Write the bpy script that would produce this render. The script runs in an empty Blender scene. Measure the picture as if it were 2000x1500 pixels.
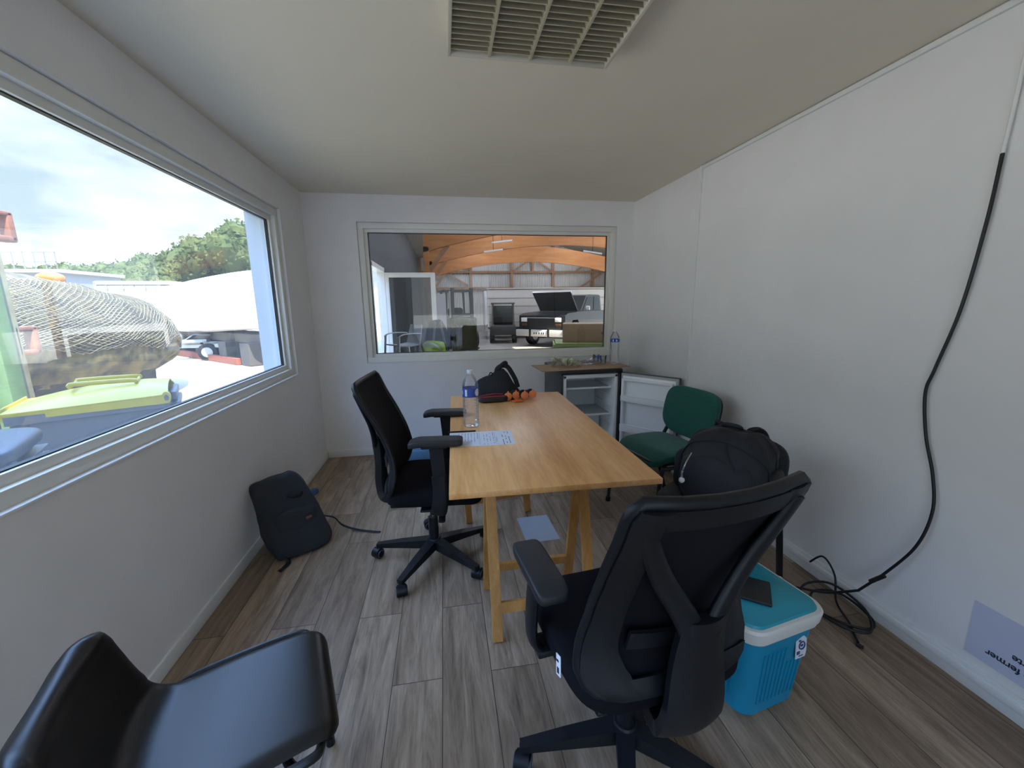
import bpy, bmesh, math, random
from mathutils import Vector, Matrix, Euler, noise
random.seed(7)
SC = bpy.context.scene
COL = SC.collection
PI = math.pi
R_ = math.radians

# ------------------------------------------------------------------ materials
def lin(c):
    if isinstance(c, str):
        c = tuple(int(c[i:i+2], 16)/255 for i in (0, 2, 4))
    return tuple((x/12.92 if x <= .04045 else ((x+.055)/1.055)**2.4) for x in c) + (1,)

class NT:
    def __init__(s, m):
        m.use_nodes = True
        s.t = m.node_tree; s.t.nodes.clear()
    def n(s, typ, **kw):
        nd = s.t.nodes.new('ShaderNode'+typ)
        for k, v in kw.items():
            if hasattr(nd, k) and k not in ('inputs',): setattr(nd, k, v)
            else: nd.inputs[k.replace('_', ' ')].default_value = v
        return nd
    def l(s, a, ao, b, bi): s.t.links.new(a.outputs[ao], b.inputs[bi])
    def out(s, nd, o=0):
        ou = s.n('OutputMaterial'); s.l(nd, o, ou, 'Surface')

MATS = {}
def mat(name, col, rough=.6, metal=0, var=0, vs=8, bump=0, bs=60, stretch=(1, 1, 1), spec=.5, col2=None, coat=0, sheen=0):
    if name in MATS: return MATS[name]
    m = bpy.data.materials.new(name); t = NT(m)
    b = t.n('BsdfPrincipled'); b.inputs['Roughness'].default_value = rough; b.inputs['Metallic'].default_value = metal
    b.inputs['Specular IOR Level'].default_value = spec; b.inputs['Coat Weight'].default_value = coat
    b.inputs['Sheen Weight'].default_value = sheen
    c = lin(col)
    tc = t.n('TexCoord'); mp = t.n('Mapping'); mp.inputs['Scale'].default_value = stretch
    t.l(tc, 'Object', mp, 'Vector')
    if var or col2:
        nz = t.n('TexNoise'); nz.inputs['Scale'].default_value = vs; nz.inputs['Detail'].default_value = 6; nz.inputs['Roughness'].default_value = .6
        t.l(mp, 0, nz, 'Vector')
        rp = t.n('ValToRGB'); e = rp.color_ramp.elements
        d = lin(col2) if col2 else tuple(x*(1-var) for x in c[:3])+(1,)
        u = c if col2 else tuple(min(1, x*(1+var)) for x in c[:3])+(1,)
        e[0].position = .35; e[1].position = .65; e[0].color = d; e[1].color = u
        t.l(nz, 0, rp, 0); t.l(rp, 0, b, 'Base Color')
    else:
        b.inputs['Base Color'].default_value = c
    if bump:
        n2 = t.n('TexNoise'); n2.inputs['Scale'].default_value = bs; n2.inputs['Detail'].default_value = 3
        t.l(mp, 0, n2, 'Vector')
        bp = t.n('Bump'); bp.inputs['Strength'].default_value = bump; bp.inputs['Distance'].default_value = .004
        t.l(n2, 0, bp, 'Height'); t.l(bp, 0, b, 'Normal')
    t.out(b); MATS[name] = m
    return m

def glass_mat(name, tint='ffffff', ior=1.45, rough=0.0, haze=0, refl=1.0, hazecol='ffffff'):
    m = bpy.data.materials.new(name); t = NT(m)
    tr = t.n('BsdfTransparent'); tr.inputs[0].default_value = lin(tint)
    gl = t.n('BsdfGlossy'); gl.inputs['Roughness'].default_value = rough
    fr = t.n('Fresnel'); fr.inputs['IOR'].default_value = ior
    mx = t.n('MixShader')
    if refl != 1:
        mu = t.n('Math', operation='MULTIPLY'); mu.inputs[1].default_value = refl
        t.l(fr, 0, mu, 0); t.l(mu, 0, mx, 0)
    else: t.l(fr, 0, mx, 0)
    base = tr
    if haze:
        df = t.n('BsdfTranslucent'); df.inputs[0].default_value = lin(hazecol)
        m2 = t.n('MixShader'); m2.inputs[0].default_value = haze
        t.l(tr, 0, m2, 1); t.l(df, 0, m2, 2); base = m2
    t.l(base, 0, mx, 1); t.l(gl, 0, mx, 2); t.out(mx)
    return m

def floor_mat():
    m = bpy.data.materials.new('vinyl_planks'); t = NT(m)
    b = t.n('BsdfPrincipled'); b.inputs['Roughness'].default_value = .42; b.inputs['Specular IOR Level'].default_value = .45
    tc = t.n('TexCoord'); mp = t.n('Mapping'); mp.inputs['Rotation'].default_value = (0, 0, PI/2); mp.inputs['Location'].default_value = (.31, .05, 0)
    t.l(tc, 'Object', mp, 'Vector')
    br = t.n('TexBrick'); br.offset = .37; br.offset_frequency = 2
    br.inputs['Scale'].default_value = 1; br.inputs['Brick Width'].default_value = 1.0; br.inputs['Row Height'].default_value = .185
    br.inputs['Mortar Size'].default_value = .0016; br.inputs['Mortar Smooth'].default_value = .2; br.inputs['Bias'].default_value = 0
    br.inputs['Color1'].default_value = (0, 0, 0, 1); br.inputs['Color2'].default_value = (1, 1, 1, 1); br.inputs['Mortar'].default_value = (.5, .5, .5, 1)
    t.l(mp, 0, br, 'Vector')
    # grain stretched along the plank
    m2 = t.n('Mapping'); m2.inputs['Scale'].default_value = (1.5, 13, 1)
    ad = t.n('VectorMath', operation='MULTIPLY_ADD')
    ad.inputs[1].default_value = (7, 5, 3)
    t.l(br, 'Color', ad, 0); t.l(mp, 0, ad, 2); t.l(ad, 0, m2, 'Vector')
    nz = t.n('TexNoise'); nz.inputs['Scale'].default_value = 1.6; nz.inputs['Detail'].default_value = 9; nz.inputs['Roughness'].default_value = .68; nz.inputs['Distortion'].default_value = .7
    t.l(m2, 0, nz, 'Vector')
    rp = t.n('ValToRGB'); e = rp.color_ramp.elements
    e[0].position = .30; e[0].color = lin('705c49'); e[1].position = .70; e[1].color = lin('bfa68c')
    k = rp.color_ramp.elements.new(.5); k.color = lin('a08970')
    t.l(nz, 0, rp, 0)
    # tone of each plank
    pr = t.n('ValToRGB'); e = pr.color_ramp.elements; e[0].color = (.66, .63, .62, 1); e[1].color = (1.02, 1.02, 1.03, 1)
    t.l(br, 'Color', pr, 0)
    mu = t.n('Mix', data_type='RGBA', blend_type='MULTIPLY'); mu.inputs[0].default_value = 1
    t.l(rp, 0, mu, 6); t.l(pr, 0, mu, 7)
    # fine pores
    m3 = t.n('Mapping'); m3.inputs['Scale'].default_value = (9, 120, 1); t.l(mp, 0, m3, 'Vector')
    n3 = t.n('TexNoise'); n3.inputs['Scale'].default_value = 1.5; n3.inputs['Detail'].default_value = 4; t.l(m3, 0, n3, 'Vector')
    r3 = t.n('ValToRGB'); e = r3.color_ramp.elements; e[0].position = .34; e[0].color = (.78, .76, .74, 1); e[1].position = .5; e[1].color = (1, 1, 1, 1)
    t.l(n3, 0, r3, 0)
    mv = t.n('Mix', data_type='RGBA', blend_type='MULTIPLY'); mv.inputs[0].default_value = .8
    t.l(mu, 2, mv, 6); t.l(r3, 0, mv, 7)
    mo = t.n('Mix', data_type='RGBA', blend_type='MIX'); t.l(br, 'Fac', mo, 0); t.l(mv, 2, mo, 6); mo.inputs[7].default_value = lin('42372f')
    t.l(mo, 2, b, 'Base Color')
    bp = t.n('Bump'); bp.inputs['Strength'].default_value = .12; bp.inputs['Distance'].default_value = .002; t.l(nz, 0, bp, 'Height'); t.l(bp, 0, b, 'Normal')
    t.out(b); return m

def wood_mat(name, c1, c2, c3, scale=(14, 1.0, 14), rough=.45, axis='y', dist=.4, knots=0):
    m = bpy.data.materials.new(name); t = NT(m)
    b = t.n('BsdfPrincipled'); b.inputs['Roughness'].default_value = rough
    tc = t.n('TexCoord'); mp = t.n('Mapping'); mp.inputs['Scale'].default_value = scale; t.l(tc, 'Object', mp, 0)
    nz = t.n('TexNoise'); nz.inputs['Scale'].default_value = 1; nz.inputs['Detail'].default_value = 7; nz.inputs['Roughness'].default_value = .55; nz.inputs['Distortion'].default_value = dist
    t.l(mp, 0, nz, 'Vector')
    rp = t.n('ValToRGB'); e = rp.color_ramp.elements; e[0].position = .28; e[0].color = lin(c1); e[1].position = .72; e[1].color = lin(c3)
    k = e.new(.5); k.color = lin(c2)
    t.l(nz, 0, rp, 0)
    m2 = t.n('Mapping'); m2.inputs['Scale'].default_value = tuple(x*9 for x in scale); t.l(tc, 'Object', m2, 0)
    n2 = t.n('TexNoise'); n2.inputs['Scale'].default_value = 1; n2.inputs['Detail'].default_value = 3; t.l(m2, 0, n2, 'Vector')
    r2 = t.n('ValToRGB'); e = r2.color_ramp.elements; e[0].position = .35; e[0].color = (.86, .84, .82, 1); e[1].position = .6; e[1].color = (1, 1, 1, 1); t.l(n2, 0, r2, 0)
    mu = t.n('Mix', data_type='RGBA', blend_type='MULTIPLY'); mu.inputs[0].default_value = .8
    t.l(rp, 0, mu, 6); t.l(r2, 0, mu, 7); t.l(mu, 2, b, 'Base Color')
    t.out(b); return m

def foliage_mat(name, c1, c2):
    m = bpy.data.materials.new(name); t = NT(m)
    oi = t.n('ObjectInfo'); tc = t.n('TexCoord')
    nz = t.n('TexNoise'); nz.inputs['Scale'].default_value = .9; nz.inputs['Detail'].default_value = 5; t.l(tc, 'Object', nz, 0)
    rp = t.n('ValToRGB'); e = rp.color_ramp.elements; e[0].position = .35; e[0].color = lin(c1); e[1].position = .66; e[1].color = lin(c2)
    t.l(nz, 0, rp, 0)
    d = t.n('BsdfDiffuse'); tl = t.n('BsdfTranslucent'); t.l(rp, 0, d, 0); t.l(rp, 0, tl, 0)
    mx = t.n('MixShader'); mx.inputs[0].default_value = .35; t.l(d, 0, mx, 1); t.l(tl, 0, mx, 2); t.out(mx)
    return m

# ------------------------------------------------------------------ mesh builder
class MB:
    def __init__(s): s.bm = bmesh.new()
    def box(s, c, size, rot=None, bev=0, seg=2, taper=None):
        M = Matrix.Translation(c)
        if rot is not None: M = M @ (rot.to_4x4() if isinstance(rot, Matrix) else Euler(rot).to_matrix().to_4x4())
        hx, hy, hz = (v/2 for v in size)
        vs = []
        for sx, sy, sz in ((-1,-1,-1),(1,-1,-1),(1,1,-1),(-1,1,-1),(-1,-1,1),(1,-1,1),(1,1,1),(-1,1,1)):
            k = (1, 1)
            if taper and sz < 0: k = taper
            vs.append(s.bm.verts.new(M @ Vector((sx*hx*k[0], sy*hy*k[1], sz*hz))))
        fs = [s.bm.faces.new([vs[i] for i in f]) for f in ((0,3,2,1),(4,5,6,7),(0,1,5,4),(1,2,6,5),(2,3,7,6),(3,0,4,7))]
        if bev:
            es = list({e for f in fs for e in f.edges})
            bmesh.ops.bevel(s.bm, geom=es, offset=bev, segments=seg, profile=.5, affect='EDGES')
        return s
    def tube(s, pts, r, n=8, closed=False, cap=True, up=None, rs=None):
        # r: number or (rx, ry); rs: scale per point
        P = [Vector(p) for p in pts]; k = len(P)
        rx, ry = (r, r) if not isinstance(r, tuple) else r
        T = []
        for i in range(k):
            a = P[(i-1) % k] if (closed or i > 0) else P[i]
            b = P[(i+1) % k] if (closed or i < k-1) else P[i]
            d = (b-a); T.append(d.normalized() if d.length > 1e-9 else Vector((0, 0, 1)))
        u = Vector(up) if up else Vector((0, 0, 1))
        if abs(u.dot(T[0])) > .95: u = Vector((1, 0, 0)) if abs(T[0].x) < .9 else Vector((0, 1, 0))
        N = (u - T[0]*u.dot(T[0])).normalized(); rings = []
        for i in range(k):
            if up:
                q = u - T[i]*u.dot(T[i])
                if q.length > 1e-4: N = q.normalized()
            else:
                q = N - T[i]*N.dot(T[i])
                if q.length > 1e-6: N = q.normalized()
            B = T[i].cross(N); f = rs[i] if rs else 1
            rings.append([s.bm.verts.new(P[i] + N*(math.cos(2*PI*j/n)*ry*f) + B*(math.sin(2*PI*j/n)*rx*f)) for j in range(n)])
        for i in range(k if closed else k-1):
            a, b = rings[i], rings[(i+1) % k]
            for j in range(n): s.bm.faces.new((a[j], a[(j+1) % n], b[(j+1) % n], b[j]))
        if cap and not closed:
            s.bm.faces.new(list(reversed(rings[0]))); s.bm.faces.new(rings[-1])
        return s
    def cyl(s, p0, p1, r0, r1=None, n=20):
        r1 = r0 if r1 is None else r1
        return s.tube([p0, p1], 1, n, rs=[r0, r1])
    def bar(s, p0, p1, w, h, w1=None, h1=None, up=(0, 0, 1)):
        # rectangular bar between points, w sideways, h along up
        p0, p1 = Vector(p0), Vector(p1); T = (p1-p0).normalized(); u = Vector(up)
        N = (u - T*u.dot(T)).normalized(); B = T.cross(N)
        w1 = w if w1 is None else w1; h1 = h if h1 is None else h1; rr = []
        for p, a, b in ((p0, w, h), (p1, w1, h1)):
            rr.append([s.bm.verts.new(p + B*(x*a/2) + N*(y*b/2)) for x, y in ((-1,-1),(1,-1),(1,1),(-1,1))])
        a, b = rr
        for j in range(4): s.bm.faces.new((a[j], a[(j+1) % 4], b[(j+1) % 4], b[j]))
        s.bm.faces.new(list(reversed(a))); s.bm.faces.new(b)
        return s
    def lathe(s, prof, n=24, M=None, cap=(True, True)):
        M = M or Matrix(); rings = []
        for r, z in prof: rings.append([s.bm.verts.new(M @ Vector((r*math.cos(2*PI*j/n), r*math.sin(2*PI*j/n), z))) for j in range(n)])
        for a, b in zip(rings, rings[1:]):
            for j in range(n): s.bm.faces.new((a[j], a[(j+1) % n], b[(j+1) % n], b[j]))
        if cap[0]: s.bm.faces.new(list(reversed(rings[0])))
        if cap[1]: s.bm.faces.new(rings[-1])
        return s
    def prism(s, pts, h, M=None):
        M = M or Matrix()
        a = [s.bm.verts.new(M @ Vector((x, y, 0))) for x, y in pts]; b = [s.bm.verts.new(M @ Vector((x, y, h))) for x, y in pts]
        n = len(pts)
        for j in range(n): s.bm.faces.new((a[j], a[(j+1) % n], b[(j+1) % n], b[j]))
        s.bm.faces.new(list(reversed(a))); s.bm.faces.new(b)
        return s
    def sheet(s, f, nu, nv, th=0, nrm=None):
        # f(u, v) in 0..1 -> point; thickness th along the local normal
        P = [[Vector(f(i/nu, j/nv)) for j in range(nv+1)] for i in range(nu+1)]
        def N(i, j):
            du = P[min(i+1, nu)][j]-P[max(i-1, 0)][j]; dv = P[i][min(j+1, nv)]-P[i][max(j-1, 0)]
            c = du.cross(dv); return c.normalized() if c.length > 1e-12 else Vector((0, 0, 1))
        A = [[s.bm.verts.new(P[i][j]) for j in range(nv+1)] for i in range(nu+1)]
        for i in range(nu):
            for j in range(nv): s.bm.faces.new((A[i][j], A[i+1][j], A[i+1][j+1], A[i][j+1]))
        if th:
            Bv = [[s.bm.verts.new(P[i][j]-N(i, j)*th) for j in range(nv+1)] for i in range(nu+1)]
            for i in range(nu):
                for j in range(nv): s.bm.faces.new((Bv[i][j], Bv[i][j+1], Bv[i+1][j+1], Bv[i+1][j]))
            for i in range(nu):
                s.bm.faces.new((A[i+1][0], A[i][0], Bv[i][0], Bv[i+1][0])); s.bm.faces.new((A[i][nv], A[i+1][nv], Bv[i+1][nv], Bv[i][nv]))
            for j in range(nv):
                s.bm.faces.new((A[0][j], A[0][j+1], Bv[0][j+1], Bv[0][j])); s.bm.faces.new((A[nu][j+1], A[nu][j], Bv[nu][j], Bv[nu][j+1]))
        return s
    def blob(s, c, r, e1=1., e2=1., n=24, M=None, fn=None, ns=0, nf=6, seed=0):
        # superellipsoid; e<1 boxy
        def pw(x, e): return math.copysign(abs(x)**e, x)
        M = M or Matrix(); m = n//2; rings = []
        def pt(i, j):
            th = -PI/2 + PI*i/m; ph = 2*PI*j/n
            p = Vector((r[0]*pw(math.cos(th), e1)*pw(math.cos(ph), e2), r[1]*pw(math.cos(th), e1)*pw(math.sin(ph), e2), r[2]*pw(math.sin(th), e1)))
            if ns:
                q = noise.noise_vector(p*nf + Vector((seed, seed*1.7, 0)))
                p = p + q*ns
            if fn: p = Vector(fn(p))
            return M @ (p + Vector(c))
        bot = s.bm.verts.new(pt(0, 0)); top = s.bm.verts.new(pt(m, 0))
        for i in range(1, m): rings.append([s.bm.verts.new(pt(i, j)) for j in range(n)])
        for a, b in zip(rings, rings[1:]):
            for j in range(n): s.bm.faces.new((a[j], a[(j+1) % n], b[(j+1) % n], b[j]))
        for j in range(n):
            s.bm.faces.new((bot, rings[0][(j+1) % n], rings[0][j])); s.bm.faces.new((top, rings[-1][j], rings[-1][(j+1) % n]))
        return s
    def build(s, name, m, parent=None, ang=35, loc=None, rot=None, **props):
        bmesh.ops.recalc_face_normals(s.bm, faces=s.bm.faces[:])
        me = bpy.data.meshes.new(name); s.bm.to_mesh(me); s.bm.free()
        for p in me.polygons: p.use_smooth = True
        me.set_sharp_from_angle(angle=R_(ang))
        for mm in (m if isinstance(m, (list, tuple)) else [m]): me.materials.append(mm)
        o = bpy.data.objects.new(name, me); COL.objects.link(o)
        if parent: o.parent = parent
        if loc: o.location = loc
        if rot: o.rotation_euler = rot
        for k, v in props.items(): o[k] = v
        return o

def tag(o, label, cat, group=None, kind=None):
    o['label'] = label; o['category'] = cat
    if group: o['group'] = group
    if kind: o['kind'] = kind
    return o
def thing(name, label, cat, loc=(0, 0, 0), rz=0, group=None):
    o = bpy.data.objects.new(name, None); COL.objects.link(o); o.empty_display_size = .05
    o.location = loc; o.rotation_euler = (0, 0, rz)
    return tag(o, label, cat, group)
def struct(mb, name, m, ang=35, **k):
    o = mb.build(name, m, None, ang, **k); o['kind'] = 'structure'; return o
def dup(root, loc, rz=None, label=None, scale=None):
    r = root.copy(); COL.objects.link(r); r.location = loc
    if rz is not None: r.rotation_euler = (0, 0, rz)
    if scale: r.scale = scale
    if label: r['label'] = label
    for ch in list(root.children):
        c = ch.copy(); COL.objects.link(c); c.parent = r
        for g in list(ch.children):
            d = g.copy(); COL.objects.link(d); d.parent = c
    return r
def lerp(a, b, t): return a+(b-a)*t
def interp(tab, x):
    for (x0, y0), (x1, y1) in zip(tab, tab[1:]):
        if x <= x1: return y0+(y1-y0)*max(0, (x-x0))/(x1-x0)
    return tab[-1][1]
def curve(pts, n=6, closed=False):
    # Catmull-Rom through points
    P = [Vector(p) for p in pts]; k = len(P); out = []
    for i in range(k if closed else k-1):
        if closed: a, b, c, d = P[(i-1) % k], P[i], P[(i+1) % k], P[(i+2) % k]
        else: a, b, c, d = P[max(i-1, 0)], P[i], P[i+1], P[min(i+2, k-1)]
        for j in range(n):
            t = j/n; out.append(.5*((2*b)+(c-a)*t+(2*a-5*b+4*c-d)*t*t+(3*b-a-3*c+d)*t**3))
    if not closed: out.append(P[-1])
    return out

# ------------------------------------------------------------------ palette
WALL = mat('wall_paint', 'e8e5e3', .75, var=.02, vs=3, bump=.05, bs=90)
CEIL = mat('ceiling_paint', 'e3dac8', .85, var=.02, vs=2)
TRIM = mat('trim_white', 'e6e6e2', .5)
PVC = mat('pvc_frame', 'e4e2da', .35)
GASKET = mat('gasket_black', '141414', .5)
FLOOR = floor_mat()
BEECH = wood_mat('beech_laminate', 'cf9150', 'e4ab6b', 'eebb7e', (9, .9, 9), .38)
PINE = wood_mat('pine_trestle', 'a8763a', 'c08a48', 'cf9c5b', (22, 22, 3), .5)
BLK_PL = mat('black_plastic', '121317', .45, bump=.03, bs=400, spec=.35)
BLK_PAD = mat('armrest_rubber', '1e1f22', .55)
BLK_FAB = mat('black_fabric', '131115', .95, bump=.25, bs=700, spec=.15)
BLK_MESH = mat('black_mesh', '141318', .9, bump=.35, bs=900, spec=.2)
GREY_W = mat('castor_tread', '55595e', .5)
STEEL = mat('chrome', 'b8bcc0', .22, metal=1)
BLK_STEEL = mat('black_steel', '17181a', .38)
WHITE_TAG = mat('white_tag', 'e6e6e6', .6)

# ------------------------------------------------------------------ room shell
W, D, H = 2.949, 3.826, 2.313
Y0 = -1.1
LW = (-.35, 3.311, .872, 2.072)     # left window y0, y1, z0, z1
BW = (.4235, 2.7784, .8733, 2.0912)  # back window x0, x1, z0, z1
HZ = -.15                          # hangar floor
GZ = -.2                           # yard ground

struct(MB().box((W/2, (Y0+D)/2, -.05), (W, D-Y0, .1)), 'floor', FLOOR)
struct(MB().box((W/2, (Y0+D)/2, H+.05), (W+.2, D-Y0+.1, .1)), 'ceiling', CEIL)
b = MB()
b.box((-.1165, (Y0+LW[0])/2-.05, H/2), (.233, LW[0]-Y0+.1, H))
b.box((-.1165, (LW[1]+D+.08)/2, H/2), (.233, D+.08-LW[1], H))
b.box((-.1165, (LW[0]+LW[1])/2, LW[2]/2), (.233, LW[1]-LW[0], LW[2]))
b.box((-.1165, (LW[0]+LW[1])/2, (LW[3]+H)/2), (.233, LW[1]-LW[0], H-LW[3]))
struct(b, 'wall_left', WALL)
b = MB(); T = .09
b.box((BW[0]/2, D+T/2, H/2), (BW[0], T, H)); b.box(((BW[1]+W+.1)/2, D+T/2, H/2), (W+.1-BW[1], T, H))
b.box(((BW[0]+BW[1])/2, D+T/2, BW[2]/2), (BW[1]-BW[0], T, BW[2])); b.box(((BW[0]+BW[1])/2, D+T/2, (BW[3]+H)/2), (BW[1]-BW[0], T, H-BW[3]))
struct(b, 'wall_back', WALL)
struct(MB().box((W+.05, (Y0+D)/2, H/2), (.1, D-Y0, H)), 'wall_right', WALL)
DX0, DX1 = .4, 2.2
struct(MB().box(((DX0-.1)/2, Y0-.05, H/2), (DX0+.1, .1, H)).box(((DX1+W+.1)/2, Y0-.05, H/2), (W+.1-DX1, .1, H)).box(((DX0+DX1)/2, Y0-.05, (2.1+H)/2), (DX1-DX0, .1, H-2.1)), 'wall_front', WALL)

# baseboards
struct(MB().box((.006, (Y0+D)/2, .033), (.012, D-Y0, .066), bev=.003), 'baseboard_left', TRIM)
struct(MB().box(((W)/2, D-.006, .033), (W-.03, .012, .066), bev=.003), 'baseboard_back', TRIM)
b = MB().box((W-.008, (Y0+D)/2, .045), (.016, D-Y0-.02, .09), bev=.004)
b.box((W-.012, (Y0+D)/2-.02, .058), (.024, D-Y0-.06, .03), bev=.004)
struct(b, 'baseboard_right', TRIM)
# cable trunking on the right wall
struct(MB().box((W-.007, 2.80, (H+.79)/2), (.014, .022, H-.79), bev=.003), 'trim_1', TRIM)
struct(MB().box((W-.007, (Y0+2.79)/2, H-.014), (.014, 2.79-Y0, .022), bev=.003), 'trim_2', TRIM)

def window_frame(axis, a0, a1, z0, z1, plane, th, fw, name, paneM, gx):
    """outer frame + sash + gasket + pane; axis 'x' wall along x, 'y' wall along y"""
    root = bpy.data.objects.new(name, None); COL.objects.link(root); root['kind'] = 'structure'
    def bx(b, u, z, su, sz, dep, off, bev=0):
        c = (u, plane+off, z) if axis == 'x' else (plane+off, u, z)
        s = (su, dep, sz) if axis == 'x' else (dep, su, sz)
        b.box(c, s, bev=bev)
    def ring(b, u0, u1, w0, w1, f, dep, off, bev=.004):
        bx(b, (u0+u1)/2, w0+f/2, u1-u0, f, dep, off, bev); bx(b, (u0+u1)/2, w1-f/2, u1-u0, f, dep, off, bev)
        bx(b, u0+f/2, (w0+w1)/2, f, w1-w0-2*f+.004, dep, off, bev); bx(b, u1-f/2, (w0+w1)/2, f, w1-w0-2*f+.004, dep, off, bev)
    sg = 1 if axis == 'x' else -1
    b = MB(); ring(b, a0+.001, a1-.001, z0+.001, z1-.001, fw*.62, th, 0); fo = b.build('window_frame', PVC, root)
    b = MB(); ring(b, a0+fw*.5, a1-fw*.5, z0+fw*.5, z1-fw*.5, fw*.5, th*.62, sg*.016); b.build('glazing_bead', PVC, root)
    b = MB(); ring(b, a0+fw*.98, a1-fw*.98, z0+fw*.98, z1-fw*.98, .006, .02, sg*.02, 0); b.build('gasket', GASKET, root)
    b = MB(); bx(b, (a0+a1)/2, (z0+z1)/2, a1-a0-1.9*fw, z1-z0-1.9*fw, .004, sg*.03); b.build('pane', paneM, root)
    return root
PANE = glass_mat('window_pane', 'fafcfb', 1.45, haze=.022, refl=.3)
PANE2 = glass_mat('hangar_pane', 'eef0f0', 1.5, haze=.0, refl=.9)
window_frame('y', LW[0], LW[1], LW[2], LW[3], -.05, .06, .088, 'window_1', PANE, 0)
window_frame('x', DX0, DX1, .0, 2.1, Y0-.04, .06, .09, 'door_1', PANE, 0)
window_frame('x', BW[0], BW[1], BW[2], BW[3], D+.045, .06, .078, 'window_2', PANE2, 0)
b = MB(); REV = mat('outer_reveal', 'b2bac0', .6)
b.box((-.16, LW[1]-.003, (LW[2]+LW[3])/2), (.15, .006, LW[3]-LW[2])); b.box((-.16, (LW[0]+LW[1])/2, LW[3]-.003), (.15, LW[1]-LW[0], .006)); b.box((-.16, (LW[0]+LW[1])/2, LW[2]+.003), (.15, LW[1]-LW[0], .006))
struct(b, 'trim_6', REV)
# sill nosing strips of the two openings
struct(MB().box((-.008, (LW[0]+LW[1])/2, LW[2]+.004), (.03, LW[1]-LW[0]-.01, .01), bev=.003), 'trim_3', TRIM)
struct(MB().box(((BW[0]+BW[1])/2, D+.004, BW[2]+.004), (BW[1]-BW[0]-.01, .02, .01), bev=.003), 'trim_4', TRIM)

# ------------------------------------------------------------------ ceiling light
LOUV = mat('louvre_cream', 'b3aa90', .5)
t = thing('ceiling_light', 'square cream louvred ceiling light, switched off', 'ceiling light', (1.4725, 1.34, H))
lx, lh = .2965, .063
b = MB()
for sx in (-1, 1): b.box((sx*(lx-.006), 0, -lh/2), (.012, 2*lx, lh), bev=.002)
for sy in (-1, 1): b.box((0, sy*(lx-.006), -lh/2), (2*lx-.024, .012, lh), bev=.002)
b.build('housing', mat('housing_cream', 'c9c3b2', .5), t)
b = MB().box((0, 0, -.004), (2*lx-.03, 2*lx-.03, .006)); b.build('reflector', mat('reflector', 'b9b6a8', .5), t)
nr = 20
for i in range(1, 4):
    x = -lx+2*lx*i/4
    b = MB().prism([(x-.004, -lh), (x+.004, -lh), (x+.009, -.012), (x-.009, -.012)], 2*lx-.03, Matrix.Translation((0, lx-.015, 0)) @ Matrix.Rotation(PI/2, 4, 'X'))
    b.build('louvre_rib', LOUV, t)
for c in range(4):
    x0 = -lx+2*lx*c/4+.012; x1 = -lx+2*lx*(c+1)/4-.012
    for k in range(nr):
        y = -lx+.014+(2*lx-.028)*(k+.5)/nr
        b = MB()
        def fl(u, v, x0=x0, x1=x1, y=y):
            z = -.014-(lh-.018)*v
            return (lerp(x0-.006*v, x1+.006*v, u), y+.017*(.5-v), z)
        b.sheet(fl, 1, 5, .003); b.build('louvre_slat', LOUV, t)

# ------------------------------------------------------------------ table
TO = Vector((1.1144, 1.3047, 0)); TA = -.0229; TW, TL, TH = .785, 1.5607, .745
t = tag(MB().box((TW/2, TL/2, TH-.011), (TW, TL, .022), bev=.0015).build('table_top', BEECH, None, loc=TO, rot=(0, 0, TA)), 'rectangular beech laminate table top resting on two pine trestles', 'table top')
def trestle(label, cx, cy, rz, w=.41, spread=.165, h=.7225):
    t = thing('trestle', label, 'trestle', (cx, cy, 0), rz, 'pine trestles under the table')
    for sy in (-1, 1):
        for sx in (-1, 1):
            MB().bar((sx*w/2, sy*spread, .003), (sx*w/2, sy*.013, h-.03), .042, .02, up=(0, sy, .2)).build('leg', PINE, t)
        for z, hh in ((.135, .045),):
            y = lerp(spread, .013, z/(h-.03))
            MB().bar((-w/2+.021, sy*y, z), (w/2-.021, sy*y, z), .018, hh, up=(0, -sy*.22, 1)).build('crossbar', PINE, t)
    MB().box((0, 0, h-.02), (w+.06, .05, .04), bev=.003).build('top_rail', PINE, t)
    return t
trestle('pine trestle under the near end of the table', 1.49, 1.612, .02)
trestle('pine trestle under the far end of the table', 1.40, 2.60, .2, .41, .15)

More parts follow.
